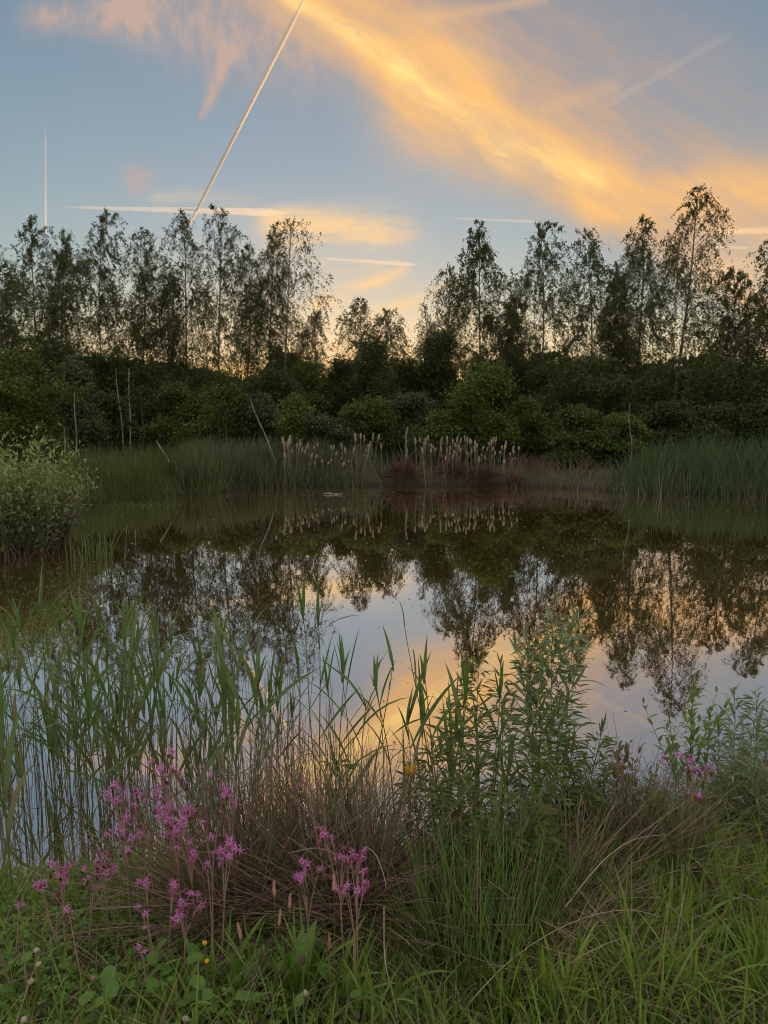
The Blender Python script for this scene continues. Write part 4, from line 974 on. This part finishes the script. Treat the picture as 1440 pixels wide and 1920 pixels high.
for px, ty, Y, lab, kw in [
    (1300, 1262, 3.2, 'fresh green oval leaved shrub beside the far pink flowers', dict(n=34, branch=4)),
    (1265, 1330, 3.1, 'oval leaved shoot leaning out from the fresh green shrub', dict(n=24, branch=2, lean=-16)),
    (1335, 1320, 3.1, 'oval leaved shoot behind the far pink flowers', dict(n=24, branch=2, lean=12)),
    (1245, 1470, 2.8, 'small oval leaved sprig below the fresh green shrub', dict(n=22, branch=1)),
]: herb(px, ty, Y, lab, OVAL, L=(.032, .058), bs=.5, name='oval_leaved_shrub', cat='shrub', group='oval leaved shrubs on the near bank', **kw)
for px, ty, Y, lab, kw in [
    (1160, 1395, 3.1, 'brownish twiggy shrub before the golden reflection', dict(branch=5)),
    (1195, 1415, 3.0, 'brownish shrub with upright reddish leaf tips', dict(branch=3)),
    (1130, 1440, 3.05, 'thin brownish shoot beside the leafy herbs', dict(branch=2, lean=-10)),
    (1225, 1440, 2.9, 'brownish shrub shoot next to the oval leaved sprig', dict(branch=2)),
    (1100, 1480, 3.0, 'lowest brownish shoot over the straw covered tussock', dict(branch=2)),
]: herb(px, ty, Y, lab, OVALB, bs=.55, n=24, L=(.034, .058), fill=30, name='brown_shrub', cat='shrub', group='brownish low shrubs by the water', r=.0025, bare=.25, **kw)

# ------------------------------------------------------------------ ragged robin
def petal_mesh():
    mb = MB(); v = []; n = 0
    for k in range(5):
        a0 = k * 2 * np.pi / 5
        for j, da in enumerate((-.60, -.17, .17, .60)):
            a = a0 + da; L = .0165 + .004 * RNG.uniform(-1, 1) - (.004 if j in (0, 3) else 0)
            d = np.array([np.cos(a), np.sin(a), .25 + RNG.normal() * .25]); s = np.array([-np.sin(a0 + da * .6), np.cos(a0 + da * .6), 0])
            b = np.array([np.cos(a0), np.sin(a0), .3]) * .003
            strips(mb, b[None], d[None], L, .0026, np.array([[RNG.normal() * .2, RNG.normal() * .2, -.45 + RNG.normal() * .25]]), 3, np.array([RNG.uniform(0, 1)]), side=s[None], tip=.35)
    return mb.mesh('petals', MT['pink'])
PET = [petal_mesh() for _ in range(7)]
t = np.linspace(0, 1, 5); CAL = MB(); tubes(CAL, np.stack([0 * t, 0 * t, -.012 + .012 * t], 1)[None], (.0034 * np.array([.4, .9, 1, .95, .7]))[None], 6)
CAL = CAL.mesh('calyx', MT['calyx'], True)
def robin(heads, Y, label, base=None, extra=1):
    extra += 1 if len(heads) > 3 else 0
    hp = [arr(at(x, y, Y + random.uniform(-.06, .06))) for x, y in heads]
    m = np.mean(hp, 0); bx, by = (m[0] + random.gauss(0, .02), Y + .05) if base is None else base
    bz = hz(bx, by) - .01
    o = thing('ragged_robin', label, 'flower', (bx, by, bz), 'ragged robin flowering on the near bank')
    mb = MB(); fork = np.array([bx * .45 + m[0] * .55, by * .5 + m[1] * .5, bz + (m[2] - bz) * .6])
    t = np.linspace(0, 1, 7)[:, None]
    P0 = np.array([bx, by, bz])[None] * (1 - t) + fork[None] * t
    tubes(mb, P0[None], np.linspace(.0028, .0021, 7)[None], 4, .9)
    allh = []
    for h in hp:
        Q = fork[None] * (1 - t) + h[None] * t + np.array([0, 0, .02]) * np.sin(t * np.pi)
        tubes(mb, Q[None], np.linspace(.0020, .0012, 7)[None], 3, .9)
        allh.append(h)
        for k in range(extra):
            allh.append(h + RNG.normal(size=3) * [.022, .02, .018])
            tubes(mb, np.stack([Q[4], (Q[4] + allh[-1]) / 2, allh[-1]])[None], .0011, 3, .9)
    mb.build('stem', MT['rush_brown'], o)
    for h in allh:
        q = Vector((random.gauss(0, .75), -.5 + random.gauss(0, .6), .6 + random.gauss(0, .45))).to_track_quat('Z', 'Y').to_matrix().to_4x4()
        s = random.uniform(.58, .95)
        f = bpy.data.objects.new('flower', PET[random.randrange(7)]); COL.objects.link(f); f.parent = o
        f.matrix_basis = Matrix.Translation(Vector(h) - o.location) @ q @ Matrix.Rotation(random.uniform(0, 6), 4, 'Z') @ Matrix.Scale(s, 4)
        c = bpy.data.objects.new('calyx', CAL); COL.objects.link(c); c.parent = f
        for _ in range(random.randint(0, 2)):
            b = bpy.data.objects.new('bud', CAL); COL.objects.link(b); b.parent = o
            b.matrix_basis = Matrix.Translation(Vector(h) - o.location + Vector((random.gauss(0, .012), random.gauss(0, .01), random.uniform(-.02, .006)))) @ Matrix.Rotation(random.gauss(0, .6), 4, 'X') @ Matrix.Scale(random.uniform(.8, 1.3), 4)
robin([(300, 1440), (322, 1438), (335, 1450), (310, 1455)], 2.45, 'ragged robin with pink heads highest above the flower mass', extra=1)
robin([(205, 1485), (222, 1478), (240, 1500), (215, 1500)], 2.4, 'ragged robin at the outer upper corner of the flower mass')
robin([(250, 1510), (275, 1500), (290, 1485), (300, 1510), (262, 1490)], 2.4, 'ragged robin with crowded pink heads behind the bright mass', extra=1)
robin([(310, 1515), (330, 1520), (345, 1530), (320, 1540), (300, 1530), (335, 1545), (350, 1515)], 2.3, 'ragged robin forming the brightest centre of the flower mass', extra=2)
robin([(345, 1560), (355, 1580), (365, 1600), (330, 1555)], 2.25, 'ragged robin trailing down from the bright centre')
robin([(240, 1530), (222, 1550), (210, 1560), (232, 1565), (245, 1570)], 2.3, 'ragged robin at the outer side of the flower mass')
robin([(180, 1615), (195, 1600), (212, 1625), (178, 1640), (190, 1625)], 2.3, 'ragged robin hanging below the outer side of the flower mass')
robin([(65, 1660), (78, 1665)], 2.15, 'ragged robin with a loose head low over the grass edge')
robin([(108, 1640), (125, 1645), (118, 1660), (112, 1630)], 2.15, 'ragged robin with a shaggy head above the clover')
robin([(125, 1704)], 2.0, 'single ragged robin head on a tall green stem in the clover', extra=1)
robin([(38, 1697)], 2.1, 'smallest ragged robin head nearest the frame edge', extra=0)
robin([(170, 1668), (180, 1664)], 2.2, 'ragged robin with two heads against the reed feet', extra=0)
robin([(270, 1655), (275, 1648)], 2.2, 'ragged robin lone head under the flower mass', extra=1)
robin([(325, 1655), (330, 1665), (322, 1672)], 2.15, 'ragged robin with dull pink heads in front of the dark tussock', extra=1)
robin([(340, 1690), (355, 1695), (378, 1697), (335, 1710), (330, 1722)], 2.05, 'ragged robin with starry heads low in the straw', extra=0)
robin([(258, 1700), (272, 1712), (272, 1738)], 2.05, 'ragged robin with heads stacked on one stem in the straw', extra=0)
robin([(260, 1775), (268, 1785)], 1.95, 'faded ragged robin drooping over the grass', extra=0)
robin([(380, 1540), (410, 1542)], 2.2, 'ragged robin with two separate stars beside the bright centre', extra=0)
robin([(420, 1490), (440, 1505), (415, 1465), (425, 1480)], 2.35, 'ragged robin climbing in the dark tussock stems', extra=0)
robin([(418, 1595), (430, 1580), (440, 1588), (415, 1605)], 2.1, 'ragged robin with a shaggy pair of heads in the dark tussock', extra=1)
robin([(388, 1620)], 2.1, 'ragged robin single star between trailing heads and shaggy pair', extra=0)
robin([(605, 1565), (622, 1570), (645, 1590), (650, 1610), (640, 1605)], 2.05, 'ragged robin topmost in the middle tussock', extra=0)
robin([(658, 1618), (668, 1610), (670, 1625), (675, 1605)], 2.0, 'ragged robin starry bunch under the bent white straw', extra=1)
robin([(565, 1640), (572, 1630), (558, 1645), (600, 1628)], 2.0, 'ragged robin hanging at the near side of the middle tussock', extra=0)
robin([(688, 1658), (645, 1672), (650, 1660)], 1.95, 'ragged robin lowest in the middle tussock', extra=1)
robin([(1300, 1432), (1312, 1445), (1305, 1440), (1322, 1448), (1295, 1425)], 2.75, 'ragged robin bright bunch beside the oval leaved shrub', extra=1)
robin([(1252, 1440), (1270, 1415), (1245, 1420)], 2.8, 'ragged robin pale heads in front of the oval leaved shrub', extra=0)
robin([(1312, 1488)], 2.6, 'single ragged robin head below the bright far bunch', extra=1)
robin([(535, 1445), (548, 1450), (560, 1475)], 2.6, 'faint ragged robin heads behind the middle tussock', extra=0)
robin([(378, 1440), (395, 1452)], 2.5, 'small ragged robin heads at the back of the dark tussock', extra=0)

# ------------------------------------------------------------------ lawn: grass, clover, small flowers
def gpt(px, py):
    c = on_z(px, py, .33); c.z = hz(c.x, c.y); return c
def scatter(n, x0, x1, y0, y1, margin=.0):
    x = RNG.uniform(x0, x1, n); y = RNG.uniform(y0, y1, n); k = pond_sd(x, y) < margin; x, y = x[k], y[k]
    return np.stack([x, y, height(x, y) - .005], 1)
P = scatter(46000, -2.9, 3.4, .7, 4.2, -.03)
n = len(P); pat = .5 + .5 * np.sin(P[:, 0] * 3.1 + 1) * np.sin(P[:, 1] * 4.2 + P[:, 0])
mb = MB(); d = fan(n, .75); L = RNG.uniform(.05, .21, n) * (.65 + .6 * pat) * np.interp(P[:, 0], [-1.2, -.4, .4], [.85, 1., 1.1])
strips(mb, P, d, L, RNG.uniform(.0035, .0105, n), d * [1, 1, 0] * .35 - np.array([0, 0, 1.]) * RNG.uniform(0, .35, (n, 1)), 3, tone=np.clip(RNG.beta(2, 3, n) * .8 + pat * .1 + (RNG.uniform(0, 1, n) > .955) * .6, 0, 1))
tag(mb.build('grass', MT['grass']), 'rough green grass of the near bank', 'grass', kind='stuff')
P = scatter(27000, -2.4, 3., .8, 3.9, -.05); n = len(P); mb = MB(); d = fan(n, .42)
k = (np.sin(P[:, 0] * 2.3) * np.sin(P[:, 1] * 2.9 + 1) + RNG.normal(size=n) * .35 > -.1) ; P, d = P[k], d[k]; n = len(P)
strips(mb, P, d, RNG.uniform(.14, .33, n) * np.interp(P[:, 0], [-1., -.5, .2, .8], [.85, 1., 1., 1.2]), RNG.uniform(.005, .0115, n), d * [1, 1, 0] * .4 - np.array([0, 0, 1.]) * RNG.uniform(.05, .7, (n, 1)), 5, tone=np.clip(RNG.beta(2, 2.5, n) + (RNG.uniform(0, 1, n) > .9) * .5, 0, 1))
tag(mb.build('long_grass', MT['grass']), 'longer blades standing through the near grass', 'grass', kind='stuff')
P = scatter(8000, -1.4, 3., 1., 3.4, -.05); n = len(P); mb = MB(); d = fan(n, 1.5, .4)
strips(mb, P + [0, 0, .03], d, RNG.uniform(.1, .3, n), RNG.uniform(.0018, .0032, n), d * [1, 1, 0] * .2 - np.array([0, 0, 1.]) * RNG.uniform(.0, .2, (n, 1)), 3)
n2 = 420; c2_ = [gpt(random.uniform(980, 1260), random.uniform(1690, 1900)) for _ in range(n2)]; P2 = np.array([arr(q) for q in c2_]); d2 = fan(n2, 1.5, .25)
strips(mb, P2 + np.stack([0 * d2[:, 0], 0 * d2[:, 0], RNG.uniform(.02, .09, n2)], 1), d2, RNG.uniform(.12, .35, n2), RNG.uniform(.002, .0042, n2), d2 * [1, 1, 0] * .2 - np.array([0, 0, 1.]) * RNG.uniform(.0, .15, (n2, 1)), 3)
tag(mb.build('dead_grass', MT['rush_dry']), 'dead straw lying in the near grass', 'dead grass', kind='stuff')
P = scatter(5200, -2.4, .1, .9, 3.0, -.05); n = len(P); P[:, 2] += RNG.uniform(.03, .10, n); mb = MB()
for k in range(3):
    a = RNG.uniform(0, 6.28, n) * 0 + np.arange(n) * 1.7 + k * 2.094
    d = np.stack([np.cos(a), np.sin(a), RNG.uniform(-.1, .35, n)], 1); r = RNG.uniform(.006, .012, n)
    sd_ = unit(np.cross(d, [0, 0, 1.])); dd = unit(d)
    v = np.stack([P, P + dd * r[:, None] * .9 + sd_ * r[:, None] * .75, P + dd * r[:, None] * 1.7, P + dd * r[:, None] * .9 - sd_ * r[:, None] * .75], 1)
    mb.add(v, np.arange(n * 4).reshape(n, 4), np.repeat(RNG.uniform(0, 1, n), 4))
tag(mb.build('clover', MT['clover']), 'clover leaves spread through the grass', 'clover', kind='stuff')

def rosette(px, py, n, L, label, mats, name, cat, sw=1., rad=.02, group=None, lift=(0, .01)):
    c = gpt(px, py); o = thing(name, label, cat, tuple(c), group)
    for k in range(n):
        s = RNG.uniform(*L); leaf_obj(mats[RNG.integers(len(mats))], o, arr(c) + disc(1, rad)[0] + [0, 0, RNG.uniform(*lift)], k * 6.28 / n + RNG.normal() * .4, s, s * sw)
    return o
rosette(555, 1905, 6, (.18, .30), 'ribwort plantain with broad upright blades before the middle tussock', [BROAD[0], BROAD[3], BROAD[1]], 'plantain', 'plantain')
rosette(450, 1890, 5, (.12, .2), 'smaller plantain with a wide dark blade beside the tall one', BROAD, 'plantain', 'plantain')
rosette(1385, 1740, 5, (.14, .22), 'broad bladed plant arching in the bright grass', BROAD[1:3], 'plantain', 'plantain', sw=.7)
for px, py, lab in [(480, 1900, 'round leaved plant between the two plantains'), (330, 1880, 'round leaved plant in the clover below the dark tussock'), (80, 1880, 'round leaved plant in the corner of the clover'),
                    (180, 1915, 'round leaved plant at the bottom of the clover'), (400, 1905, 'low round leaved plant beside the small plantain'), (255, 1885, 'round leaved plant under the faded ragged robin'),
                    (600, 1915, 'round leaved plant in front of the tall plantain')]:
    rosette(px, py, 8, (.03, .055), lab, ROUND, 'round_leaved_plant', 'low plant', rad=.11, lift=(.05, .13), group='round leaved plants in the lawn')
for px, py, n, L, lab in [(950, 1905, 28, (.12, .25), 'bright yellow green grass tuft below the green rushes'), (1045, 1905, 26, (.12, .24), 'second bright yellow green tuft in front of the fallen straw'),
                          (1270, 1770, 20, (.14, .26), 'fresh green tuft in the middle of the open grass'), (1370, 1700, 18, (.14, .26), 'fresh green tuft in front of the olive tussock'), (480, 1850, 14, (.12, .2), 'bright tuft of blades before the brown tussock'),
                          (330, 1910, 12, (.1, .18), 'small bright tuft in the clover'),
                          (560, 1880, 16, (.14, .24), 'upright tuft of blades around the tall plantain'), (640, 1895, 16, (.13, .22), 'upright tuft of blades under the dark plantain head'), (705, 1910, 14, (.12, .22), 'upright tuft at the foot of the leaning straw'),
                          (400, 1850, 12, (.12, .2), 'tuft of blades below the buttercups'), (230, 1860, 12, (.1, .18), 'tuft of blades under the drooping faded ragged robin'), (1180, 1880, 16, (.12, .22), 'tuft of blades behind the grey straw litter'),
                          (1420, 1850, 18, (.12, .24), 'tuft of blades at the corner of the open grass'), (1300, 1880, 16, (.12, .22), 'tuft of blades at the bottom of the open grass')]:
    c = gpt(px, py); o = thing('grass_tuft', lab, 'grass tuft', tuple(c), 'bright grass tufts in the lawn')
    for k in range(n):
        s = RNG.uniform(*L) + (0 if 'yellow' in lab else .06); leaf_obj((TUFT if 'yellow' in lab else TUFTF)[RNG.integers(4)], o, arr(c) + disc(1, .05)[0], RNG.uniform(0, 6.28), s, s * .8)
def head_on_stem(name, px, py, Y, label, cat, mat, prof, Lh, rh, group, stem='herb_stem', tilt=(0, 0), sides=7):
    top = at(px, py, Y); z0 = hz(top.x, Y); o = thing(name, label, cat, (top.x, Y, z0), group); H = top.z - z0
    t = np.linspace(0, 1, 6); mb = MB(); P = np.stack([top.x + tilt[0] * t ** 2, Y + tilt[1] * t ** 2, z0 + (H - Lh * .5) * t], 1)
    tubes(mb, P[None], .0016 * (1 - .4 * t)[None], 4); mb.build('stem', MT[stem], o)
    m = len(prof); t = np.linspace(0, 1, m); d = unit(P[-1] - P[-2]); Q = P[-1][None] + d[None] * (Lh * t)[:, None]
    mb = MB(); tubes(mb, Q[None], (rh * np.array(prof))[None], sides, .5)
    k = 90; ti = RNG.uniform(.05, .95, k); rr = np.interp(ti, t, prof) * rh; a = RNG.uniform(0, 6.28, k)
    c = P[-1][None] + d[None] * (Lh * ti)[:, None] + np.stack([np.cos(a), np.sin(a), 0 * a], 1) * rr[:, None]
    rhombs(mb, c, .006 if rh < .009 else .0075, aspect=.5, axis=np.stack([np.cos(a), np.sin(a), .8 + 0 * a], 1))
    mb.build('flower_head', MT[mat], o); return o
SP_ = [.3, .8, 1, .95, .85, .7, .5, .15]; GL = [.15, .75, 1, .95, .6, .1]
for px, py, Y, lab in [(517, 1665, 1.95, 'pinkish grass spike leaning in front of the dark tussock'), (626, 1655, 1.9, 'long pink grass spike crossing the middle tussock'), (472, 1745, 1.85, 'pink grass spike over the small plantain'),
                       (533, 1690, 1.95, 'short tan grass spike next to the leaning pinkish one'), (619, 1765, 1.8, 'tan feathery grass spike beside the tall plantain blade'), (512, 1720, 1.9, 'thin tan grass spike between two pink ones')]:
    head_on_stem('grass_spike', px, py, Y, lab, 'grass spike', 'seed' if 'pink' in lab else 'seed_tan', SP_, .05, .0042, 'grass spikes in front of the tussocks', tilt=(random.uniform(-.03, .03), 0))
for px, py, lab in [(568, 1800, 'dark plantain head ringed with pale stamens'), (670, 1905, 'black plantain head at the lower frame edge'), (576, 1672, 'tall plantain head standing before the middle tussock')]:
    head_on_stem('plantain_flower', px, py, 1.75 if py > 1700 else 1.95, lab, 'plantain head', 'dark_head', GL, .028, .0065, 'plantain heads in the grass')
for px, py, Y, lab in [(68, 1782, 1.95, 'white clover head uppermost in the clover patch'), (58, 1840, 1.85, 'ragged white clover head below the uppermost one'), (45, 1912, 1.75, 'white clover head at the bottom corner'),
                       (348, 1910, 1.75, 'rounded white clover head near the lower edge'), (174, 1834, 1.85, 'faded tan clover head in the middle of the clover'), (572, 1862, 1.8, 'white clover head under the dark plantain head'), (72, 1808, 1.92, 'half hidden white clover bud in the clover patch')]:
    head_on_stem('clover_flower', px, py, Y, lab, 'clover flower', 'white' if 'white' in lab else 'seed_tan', GL, .014, .0075, 'clover heads in the lawn')
PETY = leaf_mesh('yellow_petal', 'yellow', R(50), R(-35), .8, 4, fold=.2, peak=.55, pw=.5)
def yellow_flower(px, py, Y, n, s, label, name, cat, group=None):
    top = at(px, py, Y); z0 = hz(top.x, Y); z0 = max(z0, -.02); o = thing(name, label, cat, (top.x, Y, z0), group)
    t = np.linspace(0, 1, 6); mb = MB(); P = np.stack([top.x + 0 * t, Y + 0 * t, z0 + (top.z - z0) * t], 1); tubes(mb, P[None], .0018, 4); mb.build('stem', MT['herb_stem'], o)
    for k in range(n): leaf_obj(PETY, o, P[-1], k * 6.28 / n + random.uniform(-.2, .2), s * random.uniform(.85, 1.1), name='petal')
yellow_flower(384, 1772, 1.95, 5, .013, 'yellow buttercup at the foot of the dark tussock', 'buttercup', 'buttercup', 'buttercups below the dark tussock')
yellow_flower(388, 1806, 1.9, 5, .012, 'lower buttercup under the first one', 'buttercup', 'buttercup', 'buttercups below the dark tussock')
yellow_flower(770, 1455, 2.75, 6, .045, 'yellow iris flower between the reeds and the leafy herbs', 'yellow_iris', 'iris')
